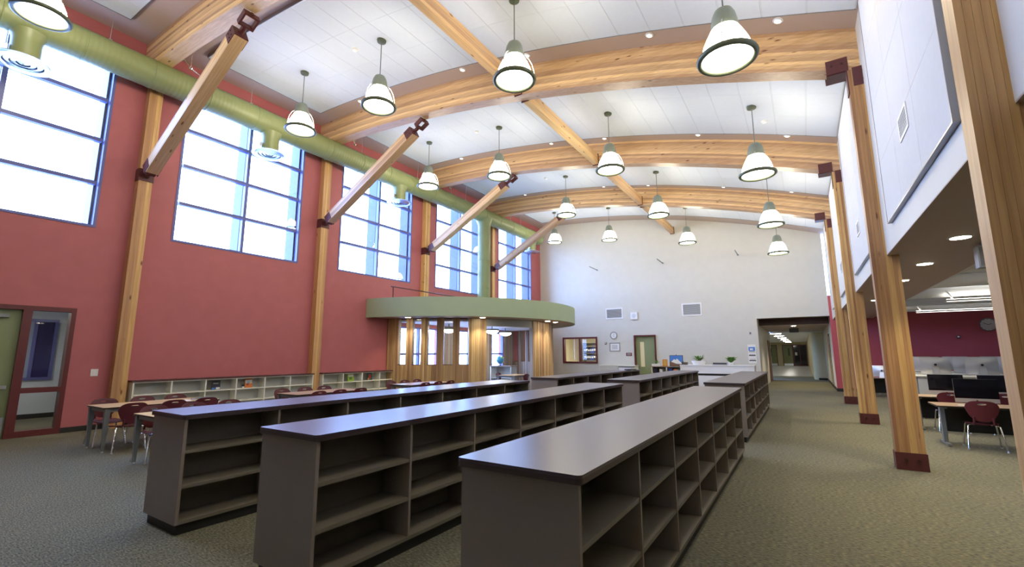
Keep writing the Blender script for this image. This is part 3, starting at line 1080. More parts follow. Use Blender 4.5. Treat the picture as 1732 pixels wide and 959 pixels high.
# ---- linear lamps and small fittings of the computer area
for q, (y, xa, xb, z) in enumerate(((20.6, 3.35, 7.6, 3.02), (16.6, 3.35, 7.6, 3.02), (12.6, 3.2, 7.6, 3.02), (8.2, 3.2, 7.6, 3.02))):  # some of these lamps are added only to brighten the computer area
    t = thing('linear_lamp', 'slim white linear lamp hung in the computer area, ' + ('before the maroon wall', 'second from the maroon wall', 'third from the maroon wall', 'added unseen behind the biggest column')[q], 'lamp', (xa, y, z), 0, 'linear lamps of the computer area')
    L = xb - xa
    box('lamp_housing', (0, L, -.05, .05, 0, .05), 'white', t)
    box('lamp_tube', (.02, L - .02, -.035, .035, -.012, 0), 'tubelow', t)
    box('uplight_tube', (.02, L - .02, -.04, .04, .05, .058), 'tube', t)
    for a in (.15, L - .4):
        MB().tube([(a, 0, .05), (a - .12, 0, .3)], .02, 8).build('hanger_arm', 'white', t)
t = thing('soffit_speaker', 'small pale box loudspeaker under the brown aisle soffit', 'speaker', (2.15, 8.4, ZS - .01))
MB().box(-.09, .09, -.08, .08, -.34, -.05).build('speaker_box', 'grille', t)
MB().box(-.03, .03, -.03, .03, -.05, 0).build('mount', 'greysteel', t)
MB().box(-.075, .075, -.088, -.08, -.32, -.07).build('speaker_cloth', 'trimgrey', t)
# ================================================================== LOW BOOK CASES
BAY = .914
NB = 7
CX = .70                      # body width
CL = NB * BAY + .03
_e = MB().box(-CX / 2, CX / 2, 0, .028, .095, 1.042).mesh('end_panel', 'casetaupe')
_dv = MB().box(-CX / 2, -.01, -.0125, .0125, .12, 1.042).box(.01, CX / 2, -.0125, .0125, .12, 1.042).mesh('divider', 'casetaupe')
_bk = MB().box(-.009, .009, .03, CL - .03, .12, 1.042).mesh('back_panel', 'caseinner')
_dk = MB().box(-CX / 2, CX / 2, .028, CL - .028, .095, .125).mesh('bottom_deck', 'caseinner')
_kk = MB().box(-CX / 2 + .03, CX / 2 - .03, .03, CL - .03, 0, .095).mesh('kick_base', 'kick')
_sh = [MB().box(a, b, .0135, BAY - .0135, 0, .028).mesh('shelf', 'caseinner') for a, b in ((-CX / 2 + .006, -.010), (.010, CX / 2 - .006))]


def rounded_rect(x0, x1, y0, y1, r, n=4):
    P = []
    for cx, cy, a0 in ((x1 - r, y0 + r, -PI / 2), (x1 - r, y1 - r, 0), (x0 + r, y1 - r, PI / 2), (x0 + r, y0 + r, PI)):
        for k in range(n + 1):
            a = a0 + PI / 2 * k / n
            P.append((cx + r * math.cos(a), cy + r * math.sin(a)))
    return P


_rr = rounded_rect(-CX / 2 - .022, CX / 2 + .022, -.022, CL + .022, .028)
_tp = MB().prism(_rr, 1.070, SH).mesh('counter_top', 'casetop')
_te = MB().prism([(x * 1.0, y) for x, y in _rr], 1.042, 1.0698).mesh('edge_band', 'caseedge')
CASES = [(-1.30, 2.06, 'front row, beside the aisle'), (-3.312, 2.06, 'front row, middle of the three'), (-5.36, 2.06, 'front row, closest to the tables'),
         (-1.37, 9.75, 'back row, holding books beside the aisle'), (-3.38, 9.75, 'back row, middle of the three'), (-5.33, 9.75, 'back row, closest to the rotunda')]
for x, y, lb in CASES:
    t = thing('double_bookcase', 'long low taupe double sided bookcase, ' + lb, 'bookcase', (x, y, 0), 0, 'low taupe bookcases')
    link('end_panel', _e, t)
    link('end_panel', _e, t, (0, CL - .028, 0))
    for k in range(1, NB):
        link('divider', _dv, t, (0, .015 + BAY * k, 0))
    link('back_panel', _bk, t)
    link('bottom_deck', _dk, t)
    link('kick_base', _kk, t)
    tp = link('counter_top', _tp, t)
    link('edge_band', _te, tp)
    for k in range(NB):
        for z in (.41, .725):
            for me in _sh:
                link('shelf', me, t, (0, .015 + BAY * k, z))

# ---- white bookcases along the red wall
def wall_case(y0, ys, label):
    t = thing('wall_bookcase', label, 'bookcase', (XL + .002, y0, 0), 0, 'white wall bookcases')
    L = ys[-1] + .03
    D = .32
    for a in ys:
        box('upright', (0.02, D, a, a + .03, .09, 1.02), 'whitecase', t)
    box('back_panel', (0, .02, 0, L, .09, 1.02), 'greycase', t)
    for a, b in zip(ys, ys[1:]):
        for z in (.09, .385, .70):
            box('shelf', (.02, D - .004, a + .03, b, z, z + .025), 'whitecase', t)
        box('top_rail', (D - .03, D, a + .03, b, .995, 1.02), 'whitecase', t)
    box('top_board', (0, D + .025, -.02, L + .02, 1.02, 1.055), 'casemaroon', t)
    box('kick_base', (0, D - .05, .02, L - .02, 0, .09), 'kick', t)
    return t


wall_case(4.30, [0, .77, 1.54, 2.31, 3.10, 3.88, 4.63], 'white six bay wall bookcase between the first two posts')
wall_case(9.30, [0, .78, 1.57, 2.36, 3.12], 'white four bay wall bookcase before the rotunda')


def book(name, label, loc, w, h, d, cover, patches, rz=0.0, lean=0.0):
    """closed book standing upright: cover boards, page block, printed shapes"""
    t = thing(name, label, 'book', loc, rz)
    t.rotation_euler = (lean, 0, rz)
    MB().box(-w / 2, w / 2, 0, .003, 0, h).box(-w / 2, w / 2, d - .003, d, 0, h).box(-w / 2, -w / 2 + .003, .003, d - .003, 0, h).build('cover', cover, t)
    box('page_block', (-w / 2 + .003, w / 2 - .005, .003, d - .003, .004, h - .004), 'paper', t)
    for (x0, x1, z0, z1, mt) in patches:
        box('cover_print', (x0 * w, x1 * w, -.0012, -.0001, z0 * h, z1 * h), mt, t)
    return t


fz = .727
book('display_book', 'dark blue picture book facing out on the white wall bookcase', (XL + .20, 6.16, fz), .22, .24, .015, 'navy', [(-.45, -.1, .02, .22, 'skyblue'), (.0, .45, .02, .25, 'paper'), (-.3, .3, .62, .72, 'grille')], PI / 2, -.10)
book('display_book', 'orange and white book facing out on the white wall bookcase', (XL + .20, 7.02, fz), .20, .27, .018, 'orange', [(-.46, .46, .45, .80, 'paper'), (-.2, .15, .38, .62, 'grille'), (-.3, 0, .25, .45, 'redcover')], PI / 2, -.10)
book('display_book', 'small dark book beside the orange one on the white bookcase', (XL + .22, 6.86, fz), .07, .09, .01, 'navy', [(-.4, .4, .05, .45, 'paper')], PI / 2, -.12)
book('display_book', 'lime green book facing out on the white bookcase by the rotunda', (XL + .20, 10.50, fz), .26, .26, .016, 'lime', [(-.4, .4, .60, .92, 'paper'), (-.25, .2, .2, .55, 'leaf')], PI / 2, -.10)
book('display_book', 'dark teal book with red figure on the bookcase by the rotunda', (XL + .20, 11.32, fz), .24, .26, .016, 'teal', [(-.2, .25, .25, .75, 'redcover'), (-.35, -.1, .05, .3, 'orange')], PI / 2, -.10)

# ---- loose books in the aisle side of the back row bookcase
BC = ['navy', 'pink', 'orange', 'redcover', 'paper', 'pink', 'navy', 'yellow']
BT = ['dark blue', 'pale pink', 'orange', 'red', 'white', 'pale pink', 'dark blue', 'yellow']
SHN = {.753: 'top', .438: 'middle', .125: 'bottom'}
bx = CASES[3][0]
spots = [(1, .753, 3), (2, .753, 6), (2, .438, 6), (2, .125, 5), (5, .753, 5), (6, .753, 6), (6, .438, 5)]
for bay, z, n in spots:
    y = CASES[3][1] + .015 + BAY * bay + .06
    for q in range(n):
        c = random.randrange(8)
        if bay == 2 and z < .75:
            c = (1, 2, 4, 1, 2, 5)[q % 6]
        w_, h_ = random.uniform(.16, .21), random.uniform(.20, .27)
        d_ = random.uniform(.025, .055)
        o = book('shelf_book', '%s book, number %s from the near end, %s shelf, aisle side bay %s' % (BT[c], ['one', 'two', 'three', 'four', 'five', 'six'][q], SHN[z], ['one', 'two', 'three', 'four', 'five', 'six', 'seven'][bay]),
                 (bx + .33 - w_ / 2, y + d_, z + .001), w_, h_, d_, BC[c], [], PI)
        o['group'] = 'books on the aisle side of the back row'
        y += d_ + .002
# ================================================================== CHAIRS, TABLES, COMPUTERS
def make_chair():
    """shell chair: sitter faces +y"""
    t = thing('school_chair', 'x', 'chair', (0, 0, 0), 0, 'maroon shell chairs')
    m = MB()

    def seat(u, v):
        a, b = u * 2 - 1, v * 2 - 1
        x = a * (.215 - .03 * max(0, -b)) * math.sqrt(max(0, 1 - .22 * b * b))
        y = b * .205 * math.sqrt(max(0, 1 - .22 * a * a)) + .01
        z = .445 - .016 * (1 - a * a) - .03 * max(0, b - .45) ** 2 * 2 + .02 * max(0, -b - .6)
        return (x, y, z)
    m.sheet(seat, 10, 10, -.012, (0, 0, 1))
    m.build('seat', 'chair', t, smooth=True)
    # back rest with a hand slot
    n, rings = 40, 4
    vs, fs = [], []

    def surf(x, z, off):
        return (x, -.205 - .055 * ((z - .47) / .35) - .05 * (1 - (x / .24) ** 2) + .05 + off, z)
    out, hole = [], []
    for k in range(n):
        a = 2 * PI * k / n
        ca, sa = math.cos(a), math.sin(a)
        e = 2 / 3.2
        px, pz = math.copysign(abs(ca) ** e, ca), math.copysign(abs(sa) ** e, sa)
        zz = .655 + pz * .175
        wd = .215 if zz > .70 else .215 - (.70 - zz) * .38
        out.append((px * wd, zz))
        hole.append((ca * .058, .775 + sa * .016))
    for side, off in ((0, 0.0), (1, -.012)):
        for r in range(rings + 1):
            f_ = r / rings
            for k in range(n):
                x = hole[k][0] + (out[k][0] - hole[k][0]) * f_
                z = hole[k][1] + (out[k][1] - hole[k][1]) * f_
                vs.append(surf(x, z, off))
    NN = n * (rings + 1)
    for r in range(rings):
        for k in range(n):
            q = (r * n + k, r * n + (k + 1) % n, (r + 1) * n + (k + 1) % n, (r + 1) * n + k)
            fs.append(q)
            fs.append(tuple(NN + a for a in reversed(q)))
    for k in range(n):
        fs.append((k, NN + k, NN + (k + 1) % n, (k + 1) % n))
        b = rings * n
        fs.append((b + (k + 1) % n, NN + b + (k + 1) % n, NN + b + k, b + k))
    MB().add(vs, fs).build('backrest', 'chair', t, smooth=True)
    m = MB()
    for s_ in (-1, 1):
        m.tube([(s_ * .12, -.15, .425), (s_ * .12, -.215, .46), (s_ * .115, -.225, .56)], .016, 8)
    m.build('back_support', 'chair', t, smooth=True)
    for sx in (-1, 1):
        for sy in (-1, 1):
            pts = [(sx * .10, sy * .10, .424), (sx * .165, sy * .135, .424), (sx * .195, sy * .155, .40), (sx * .235, sy * .225, .02)]
            l = MB().tube(pts, .0125, 10).build('leg', 'chrome', t, smooth=True)
            MB().lathe([(.017, .001), (.019, .012), (.014, .03)], 10, (sx * .236, sy * .228, 0)).build('glide', 'silver', l, smooth=True)
    return t


chair0 = make_chair()
_used = [False]


def put_chair(x, y, rz, label, group):
    o = copy_tree(chair0) if _used[0] else chair0
    _used[0] = True
    o.location = (x, y, 0)
    o.rotation_euler = (0, 0, rz)
    o['label'] = label
    o['group'] = group


def table(x0, x1, y0, y1, label, h=.755):
    t = thing('library_table', label, 'table', ((x0 + x1) / 2, y0, 0), 0, 'maple topped library tables')
    w, L = x1 - x0, y1 - y0
    tp = MB().prism(rounded_rect(-w / 2, w / 2, 0, L, .03), h - .026, h).build('table_top', 'tabletop', t)
    MB().prism(rounded_rect(-w / 2 - .003, w / 2 + .003, -.003, L + .003, .033), h - .024, h - .003).build('edge_band', 'black', tp)
    m = MB()
    m.box(-w / 2 + .04, w / 2 - .04, .045, .07, h - .085, h - .026).box(-w / 2 + .04, w / 2 - .04, L - .07, L - .045, h - .085, h - .026)
    m.box(-w / 2 + .04, -w / 2 + .065, .07, L - .07, h - .085, h - .026).box(w / 2 - .065, w / 2 - .04, .07, L - .07, h - .085, h - .026)
    m.build('apron', 'greysteel', t)
    for a in (-w / 2 + .055, w / 2 - .055):
        for b in (.06, L - .06):
            lg = MB()
            lg.add([(a + dx * q, b + dy * q, z) for z, q in ((.03, .020), (.30, .028), (h - .026, .040)) for dx, dy in ((-1, -1), (1, -1), (1, 1), (-1, 1))],
                   [(0, 3, 2, 1), (8, 9, 10, 11)] + [(r * 4 + j, r * 4 + (j + 1) % 4, r * 4 + 4 + (j + 1) % 4, r * 4 + 4 + j) for r in (0, 1) for j in range(4)])
            lo = lg.build('leg', 'greysteel', t)
            MB().lathe([(.022, .001), (.022, .012), (.014, .031)], 10, (a, b, 0)).build('glide', 'silver', lo, smooth=True)
    return t


T1 = (-11.05, -10.18, 2.94, 4.78)
T1b = (-8.86, -8.0, 2.92, 4.76)
T2 = (-10.50, -9.64, 6.15, 8.0)
T3 = (-10.62, -9.76, 9.75, 11.6)
TLN = ['beside the door sidelight', 'half hidden behind the bookcase nearest the tables', 'before the white six bay bookcase', 'before the wood clad rotunda']
for tb, lb in zip((T1, T1b, T2, T3), TLN):
    table(*tb, 'long maple topped table on grey legs, ' + lb)
POS = ['near end', 'middle', 'far end']
for (tb, lb) in ((T1, 'table by the door'), (T2, 'table by the white bookcase'), (T3, 'table by the rotunda')):
    for q in range(3):
        y = tb[2] + .345 + .58 * q
        put_chair(tb[0] - .10, y + random.uniform(-.02, .02), -PI / 2 + random.uniform(-.05, .05), 'maroon chair on the red wall side, %s of the %s' % (POS[q], lb), 'chairs at the library tables')
        put_chair(tb[1] + .02, y + random.uniform(-.02, .02), PI / 2 + random.uniform(-.05, .05), 'maroon chair on the bookcase side, %s of the %s' % (POS[q], lb), 'chairs at the library tables')
for q in range(3):
    put_chair(T1b[0] + .02, 3.28 + .57 * q, -PI / 2 + random.uniform(-.05, .05), 'maroon shell chair at the half hidden table, %s' % POS[q], 'chairs at the library tables')
# papers and a book left on the near table
o = box('paper_sheet', (-10.6, -10.35, 4.05, 4.36, .7552, .757), 'paper')
tag(o, 'white paper sheet lying on the table by the door', 'paper')
t = thing('closed_book', 'dark green closed book lying on the table by the door', 'book', (-10.42, 4.55, .7552), .3)
MB().box(-.11, .11, -.15, .15, 0, .004).box(-.11, .11, -.15, .15, .03, .034).box(-.11, -.106, -.15, .15, .004, .03).build('cover', 'teal', t)
box('page_block', (-.106, .104, -.146, .146, .004, .03), 'paper', t)

# ---- computer desks
def desk(x0, y0, label, L=1.85):
    t = thing('computer_desk', label, 'desk', (x0, y0, 0), 0, 'computer desks')
    h = .715
    tp = MB().prism(rounded_rect(0, L, 0, .76, .03), h - .028, h).build('desk_top', 'desktop', t)
    MB().prism(rounded_rect(-.003, L + .003, -.003, .763, .033), h - .025, h - .004).build('edge_band', 'black', tp)
    box('modesty_panel', (.10, L - .10, .50, .515, .22, h - .03), 'black', t)
    for a in (.09, L - .15):
        m = MB()
        m.box(a, a + .06, .34, .48, .045, h - .03)
        m.box(a, a + .06, .10, .70, .012, .045).box(a, a + .06, .12, .68, h - .06, h - .03)
        lo = m.build('leg', 'greysteel', t)
        for b in (.13, .67):
            MB().lathe([(.022, .0005), (.022, .012)], 10, (a + .03, b, 0)).build('glide', 'black', lo, smooth=True)
    return t


def make_imac():
    t = thing('desktop_computer', 'x', 'computer', (0, 0, 0), 0, 'silver all in one computers')
    w, h0, h1 = .29, .035, .455
    m = MB()
    m.sheet(lambda u, v: (-w + 2 * w * u, .012 + .05 * (1 - (2 * u - 1) ** 2) * (1 - (2 * v - 1) ** 2), h0 + (h1 - h0) * v), 8, 6, -.0 - .012, (0, 1, 0))
    m.build('housing', 'silver', t, smooth=True)
    sc_ = box('screen', (-w, w, -.008, -.0005, h0 + .075, h1), 'screen', t)
    ch = box('chin', (-w, w, -.008, -.0005, h0, h0 + .074), 'silver', t)
    MB().tube([(0, -.0095, h0 + .037), (0, -.0082, h0 + .037)], .013, 12).build('emblem', 'black', ch)
    m = MB()
    m.box(-.09, .09, -.09, .11, 0, .008)
    m.add([(-.075, .095, .008), (.075, .095, .008), (.075, .105, .008), (-.075, .105, .008), (-.06, .055, .22), (.06, .055, .22), (.06, .07, .22), (-.06, .07, .22)],
          [(0, 3, 2, 1), (4, 5, 6, 7), (0, 1, 5, 4), (1, 2, 6, 5), (2, 3, 7, 6), (3, 0, 4, 7)])
    m.build('stand', 'silver', t)
    MB().tube([(0, .058, .27), (0, .068, .27)], .028, 14).build('back_emblem', 'black', t)
    return t


def keyboard(x, y, z, label):
    t = thing('keyboard', label, 'keyboard', (x, y, z), 0, 'white keyboards')
    box('keyboard_body', (-.21, .21, -.055, .055, 0, .009), 'silver', t)
    for r in range(4):
        box('key_row', (-.20, .20, -.047 + .024 * r, -.027 + .024 * r, .009, .012), 'paper', t)


imac0 = make_imac()
iu = False
RN2 = ['front computer row', 'second computer row', 'third computer row', 'fourth computer row', 'fifth computer row']
for r in range(2):
    y = 11.12 + 2.1 * r
    nd = (1, 2)[r]
    for d in range(nd):
        desk(1.92 + 1.9 * d, y, 'wood topped computer desk on dark steel legs, %s, %s' % (RN2[r], ('at the aisle', 'away from the aisle')[d]))
        for q in range(2):
            x = 1.92 + 1.9 * d + .64 + .80 * q
            pl = 'seat %s from the aisle' % ORD[d * 2 + q]
            o = copy_tree(imac0) if iu else imac0
            iu = True
            o.location = (x, y + .50, .7152)
            o.rotation_euler = (0, 0, random.uniform(-.06, .06))
            o['label'] = 'silver all in one computer, %s, %s' % (RN2[r], pl)
            keyboard(x - .12, y + .17, .7152, 'slim white keyboard, %s, %s' % (RN2[r], pl))
            put_chair(x - .07, y + .13, random.uniform(-.06, .06) + (-.08 if r == 0 and q == 0 else 0), 'maroon shell chair with chrome legs, %s, %s' % (RN2[r], pl), 'chairs at the computer desks')
# tall pale benches behind, their computers turned away
for r in range(3):
    y = 15.5 + 1.9 * r
    t = thing('tall_bench', 'tall pale computer bench, %s' % ('just behind the second computer row', 'middle one of the three', 'closest to the maroon wall')[r], 'bench', (2.35 + .15 * r, y, 0), 0, 'tall pale computer benches')
    L = 4.4
    box('bench_top', (0, L, 0, .65, 1.045, 1.075), 'whitecase', t)
    box('front_panel', (.04, L - .04, .05, .07, .35, 1.045), 'greycase', t)
    for a in (.02, L / 2, L - .07):
        box('leg', (a, a + .05, .08, .58, 0, 1.045), 'greysteel', t)
    for q in range(5):
        o = copy_tree(imac0)
        o.location = (2.35 + .15 * r + .45 + .86 * q, y + .30, 1.0752)
        o.rotation_euler = (0, 0, PI + random.uniform(-.22, .22))
        o['label'] = 'silver computer back with dark emblem, %s bench, place %s from the aisle' % (('front tall', 'middle tall', 'last tall')[r], ORD[q])
# one desk end with a computer seen from behind, by the third column
desk(1.92, 21.9, 'wood topped computer desk before the maroon wall', 1.85)
o = copy_tree(imac0)
o.location = (2.42, 22.25, .7152)
o.rotation_euler = (0, 0, PI - .35)
o['label'] = 'silver computer turned away before the maroon wall'

# ================================================================== SERVICE DESK AND END WALL
t = thing('service_counter', 'long white service counter before the end wall', 'counter', (-4.22, 19.0, 0))
box('upper_front', (0, 2.62, 0, .06, .88, 1.17), 'white', t)
box('shadow_gap', (.01, 2.61, .05, .09, .80, .88), 'black', t)
box('lower_front', (0, 2.62, .03, .08, .08, .80), 'white', t)
box('kick_base', (.02, 2.6, .08, .12, 0, .08), 'kick', t)
box('counter_top', (-.01, 2.63, -.02, .72, 1.17, 1.20), 'white', t)
box('end_panel', (0, .04, .09, .70, 0, 1.17), 'white', t)
box('end_panel', (2.58, 2.62, .09, .70, 0, 1.17), 'white', t)


def leafy(name, label, loc, n, spread, hgt, lw, pot, mat='leaf', potm='white'):
    t = thing(name, label, 'plant', loc)
    r, h = pot
    MB().lathe([(r * .75, 0), (r, h * .9), (r, h), (r * .9, h), (r * .88, h * .88)], 18).build('pot', potm, t, smooth=True)
    MB().lathe([(r * .88, h * .84), (r * .86, h * .88)], 18).build('soil', 'soil', t)
    for k in range(n):
        a = random.uniform(0, 2 * PI)
        s_ = random.uniform(.35, 1) * spread
        zt = h + hgt * random.uniform(.35, 1.0)
        p0 = Vector((.2 * r * math.cos(a), .2 * r * math.sin(a), h * .86))
        p2 = Vector((s_ * math.cos(a), s_ * math.sin(a), zt))
        side = Vector((-math.sin(a), math.cos(a), 0))
        pts = []
        for q, wq in ((0, .1), (.35, .35), (.62, 1), (.85, .7), (1, .08)):
            c = p0.lerp(p2, q) + Vector((0, 0, .25 * hgt * math.sin(PI * q) * .6))
            pts += [c - side * lw * wq, c + side * lw * wq]
        vs = [tuple(p) for p in pts] + [tuple(p + Vector((0, 0, .003))) for p in pts]
        fs = []
        for q in range(4):
            fs += [(2 * q, 2 * q + 1, 2 * q + 3, 2 * q + 2), (10 + 2 * q + 2, 10 + 2 * q + 3, 10 + 2 * q + 1, 10 + 2 * q)]
        MB().add(vs, fs).build('leaf', mat, t)
    return t


leafy('potted_plant', 'bushy bright green plant at the notice end of the service counter', (-2.42, 19.45, 1.2), 46, .26, .22, .045, (.10, .10))
leafy('potted_plant', 'leafy plant in a wide white bowl on the service counter', (-3.58, 19.4, 1.2), 34, .30, .24, .03, (.28, .16), 'leaf', 'cloudwhite')
t = thing('keyboard_tray', 'dark keyboard tray on the service counter', 'tray', (-2.78, 19.2, 1.2))
box('tray', (-.26, .26, -.1, .12, 0, .03), 'silver', t)
box('keyboard_top', (-.24, .24, -.09, .1, .03, .09), 'binder', t)
t = thing('telephone', 'black telephone beside the landscape picture', 'telephone', (-4.10, 19.3, 1.2))
MB().add([(-.11, -.1, 0), (.11, -.1, 0), (.11, .1, 0), (-.11, .1, 0), (-.11, -.08, .03), (.11, -.08, .03), (.11, .1, .10), (-.11, .1, .10)],
         [(0, 3, 2, 1), (4, 5, 6, 7), (0, 1, 5, 4), (1, 2, 6, 5), (2, 3, 7, 6), (3, 0, 4, 7)]).build('phone_base', 'black', t)
MB().tube([(-.08, -.06, .08), (-.08, 0, .11), (-.08, .08, .13)], .022, 8).build('handset', 'black', t, smooth=True)

# display shelf with a picture left of the counter
t = thing('display_shelf', 'short dark shelf unit before the green door', 'shelf', (-5.62, 19.9, 0))
box('top_board', (-.02, 1.34, -.02, .40, 1.08, 1.11), 'casetaupe', t)
for a in (0, .62, 1.28):
    box('upright', (a, a + .04, 0, .38, 0, 1.08), 'whitecase', t)
box('back_panel', (.04, 1.28, .36, .38, 0, 1.08), 'greycase', t)
for a, b in ((.04, .62), (.66, 1.28)):
    for z in (.12, .46, .80):
        box('shelf', (a, b, .01, .36, z, z + .025), 'casetaupe', t)
for q, (x, w_, h_, mt, nm) in enumerate(((.10, .16, .20, 'navy', 'dark blue'), (.34, .1, .16, 'paper', 'white'), (.70, .14, .2, 'blue', 'blue'), (.92, .16, .17, 'orange', 'orange'), (1.10, .14, .2, 'teal', 'teal'))):
    o = thing('storage_box', 'small %s box in the display shelf before the green door' % nm, 'box', (-5.62 + x, 19.95, .826))
    box('box_body', (0, w_, 0, .2, 0, h_ * .75), mt, o)
    box('lid', (-.004, w_ + .004, -.004, .204, h_ * .75, h_), mt, o)
t = thing('landscape_picture', 'blue mountain landscape picture on an easel beside the counter', 'picture', (-4.58, 19.95, 1.114))
t.rotation_euler = (-.08, 0, 0)
box('picture_frame', (-.27, .27, 0, .03, 0, .46), 'binder', t)
cv = box('canvas', (-.25, .25, -.004, 0, .02, .44), 'skyblue', t)
MB().add([(-.25, -.006, .12), (.25, -.006, .10), (.12, -.006, .24), (.04, -.006, .32), (-.03, -.006, .26), (-.08, -.006, .30), (-.17, -.006, .22)], [(0, 1, 2, 3, 4, 5, 6)]).build('painted_mountain', 'paper', cv)
MB().add([(-.25, -.007, .02), (.25, -.007, .02), (.25, -.007, .11), (.05, -.007, .09), (-.10, -.007, .15), (-.25, -.007, .20)], [(0, 1, 2, 3, 4, 5)]).build('painted_ground', 'rock', cv)
MB().tube([(0, .05, 0), (0, .02, .5)], .012, 6).build('easel_rod', 'black', t)
t = thing('photo_frame', 'small orange framed picture beside the landscape picture', 'picture', (-5.06, 20.02, 1.11))
box('picture_frame', (-.10, .10, 0, .02, 0, .29), 'orange', t)
box('photo', (-.075, .075, -.003, 0, .03, .26), 'yellow', t)
leafy('potted_plant', 'small plant on the display shelf by the green door', (-5.44, 20.1, 1.11), 14, .16, .16, .025, (.07, .09))
for q in range(3):
    o = box('paper_stack', (-5.60, -5.26, 19.92, 20.02 + .0, 1.11 + .035 * q, 1.142 + .035 * q), 'paper')
    tag(o, 'white paper bundle on the display shelf, %s of the pile' % ('lowest', 'middle', 'topmost')[q], 'paper', 'paper bundles on the display shelf')
# pale cabinet and printer near the rotunda
t = thing('pale_cabinet', 'pale low cabinet against the end wall under the framed notice', 'cabinet', (-9.6, 23.9, 0))
box('cabinet_body', (0, 2.0, 0, .6, .08, 1.0), 'whitecase', t)
box('cabinet_top', (-.02, 2.02, -.03, .63, 1.0, 1.03), 'whitecase', t)
box('kick_base', (.03, 1.97, .05, .58, 0, .08), 'kick', t)
for a in (.02, 1.01):
    d_ = box('cabinet_door', (a, a + .97, -.02, 0, .1, .98), 'beige', t)
    box('handle', (a + .46, a + .54, -.035, -.02, .85, .87), 'alu', d_)
t = thing('printer', 'low white printer with a dark tray on the back row bookcase', 'printer', (-5.12, 15.35, SH + .0005))
box('printer_body', (-.26, .16, -.18, .2, 0, .10), 'white', t)
box('scanner_lid', (-.27, .17, -.19, .21, .10, .135), 'greysteel', t)
box('paper_tray', (-.02, .34, -.34, -.18, .02, .05), 'black', t)

# ---- fittings on the end wall
def grille(x0, x1, z0, z1, label):
    t = thing('return_air_grille', label, 'grille', (x0, YB, z0), 0, 'return air grilles on the end wall')
    w_, h_ = x1 - x0, z1 - z0
    f = .07
    m = MB()
    m.box(0, w_, -.025, 0, 0, f).box(0, w_, -.025, 0, h_ - f, h_).box(0, f, -.025, 0, f, h_ - f).box(w_ - f, w_, -.025, 0, f, h_ - f)
    m.build('grille_frame', 'white', t)
    n = 12
    for k in range(n):
        z = f + (h_ - 2 * f) * k / n
        MB().add([(f, -.004, z), (w_ - f, -.004, z), (w_ - f, -.02, z + .022), (f, -.02, z + .022), (f, -.001, z + .003), (w_ - f, -.001, z + .003), (w_ - f, -.017, z + .025), (f, -.017, z + .025)],
                 [(0, 1, 2, 3), (7, 6, 5, 4), (0, 4, 5, 1), (3, 2, 6, 7), (0, 3, 7, 4), (1, 5, 6, 2)]).build('louvre', 'grille', t)


grille(-9.36, -8.36, 3.58, 4.20, 'white framed air grille above the wall clock')
grille(-5.20, -4.22, 3.56, 4.22, 'white framed air grille above the service counter')
t = thing('wall_speaker', 'small square white loudspeaker between the two air grilles', 'speaker', (-7.92, YB, 3.50))
MB().box(0, .38, -.06, 0, 0, .40).build('speaker_box', 'white', t)
MB().tube([(.19, -.066, .2), (.19, -.06, .2)], .11, 20).build('speaker_cone', 'palewall', t)


def clock(loc, r, label, hands, along_x=True):
    t = thing('wall_clock', label, 'clock', loc)
    m = MB()
    m.torus((0, -.025, 0), r, .018, 32, 8, 'y')
    m.build('clock_rim', 'greysteel', t, smooth=True)
    MB().tube([(0, -.022, 0), (0, 0, 0)], r, 32).build('clock_face', 'paper', t)
    for a, L, w_ in hands:
        MB().tube([(0, -.027, 0), (L * math.sin(a), -.027, L * math.cos(a))], w_, 6).build('clock_hand', 'ink', t)
    for k in range(12):
        a = 2 * PI * k / 12
        MB().box(-.006, .006, -.0245, -.022, r * .80, r * .93).build('hour_mark', 'ink', t).rotation_euler = (0, a, 0)


clock((-8.94, YB, 2.66), .19, 'round white clock on the end wall above the framed notice', ((.1, .13, .006), (2.9, .09, .008)))
clock((6.04, YB - .02, 2.71), .24, 'round wall clock on the dark maroon wall', ((5.2, .15, .007), (1.2, .10, .009)))
t = thing('framed_notice', 'small dark framed notice below the wall clock', 'picture', (-9.2, YB, 1.78))
m = MB()
m.box(0, .60, -.025, 0, 0, .035).box(0, .60, -.025, 0, .435, .47).box(0, .035, -.025, 0, .035, .435).box(.565, .60, -.025, 0, .035, .435)
m.build('picture_frame', 'greysteel', t)
pg = box('page', (.035, .565, -.012, 0, .035, .435), 'paper', t)
for q in range(5):
    box('text_line', (.14, .46, -.0135, -.0121, .12 + .05 * q, .145 + .05 * q), 'grille', pg)
t = thing('room_sign', 'small dark red room sign beside the green door', 'sign', (-8.27, YB, 1.52))
box('sign_plate', (0, .32, -.012, 0, 0, .17), 'mframe', t)
for q in range(2):
    box('text_line', (.05, .27, -.0135, -.0121, .045 + .06 * q, .065 + .06 * q), 'paper', t)
t = thing('fire_alarm', 'small red fire alarm beside the framed notice', 'alarm', (-9.48, YB, 2.16))
box('alarm_plate', (0, .09, -.03, 0, 0, .13), 'mframe', t)
box('alarm_lens', (.02, .07, -.045, -.03, .05, .11), 'paper', t)
t = thing('wall_switch', 'tiny dark thermostat above the paper notices', 'thermostat', (-2.16, YB, 2.54))
box('plate', (0, .09, -.02, 0, 0, .12), 'grille', t)
box('button', (.025, .065, -.028, -.02, .03, .08), 'black', t)
t = thing('light_switch', 'white light switch on the red wall near the sidelight', 'switch', (XL, 3.60, 1.18))
box('plate', (0, .012, 0, .13, 0, .16), 'paper', t)
box('rocker', (.012, .02, .04, .09, .04, .12), 'white', t)
t = thing('alarm_device', 'tiny white and red alarm on the dark maroon wall', 'alarm', (5.1, YB - .02, 2.2))
box('alarm_plate', (0, .10, -.03, 0, 0, .12), 'mframe', t)
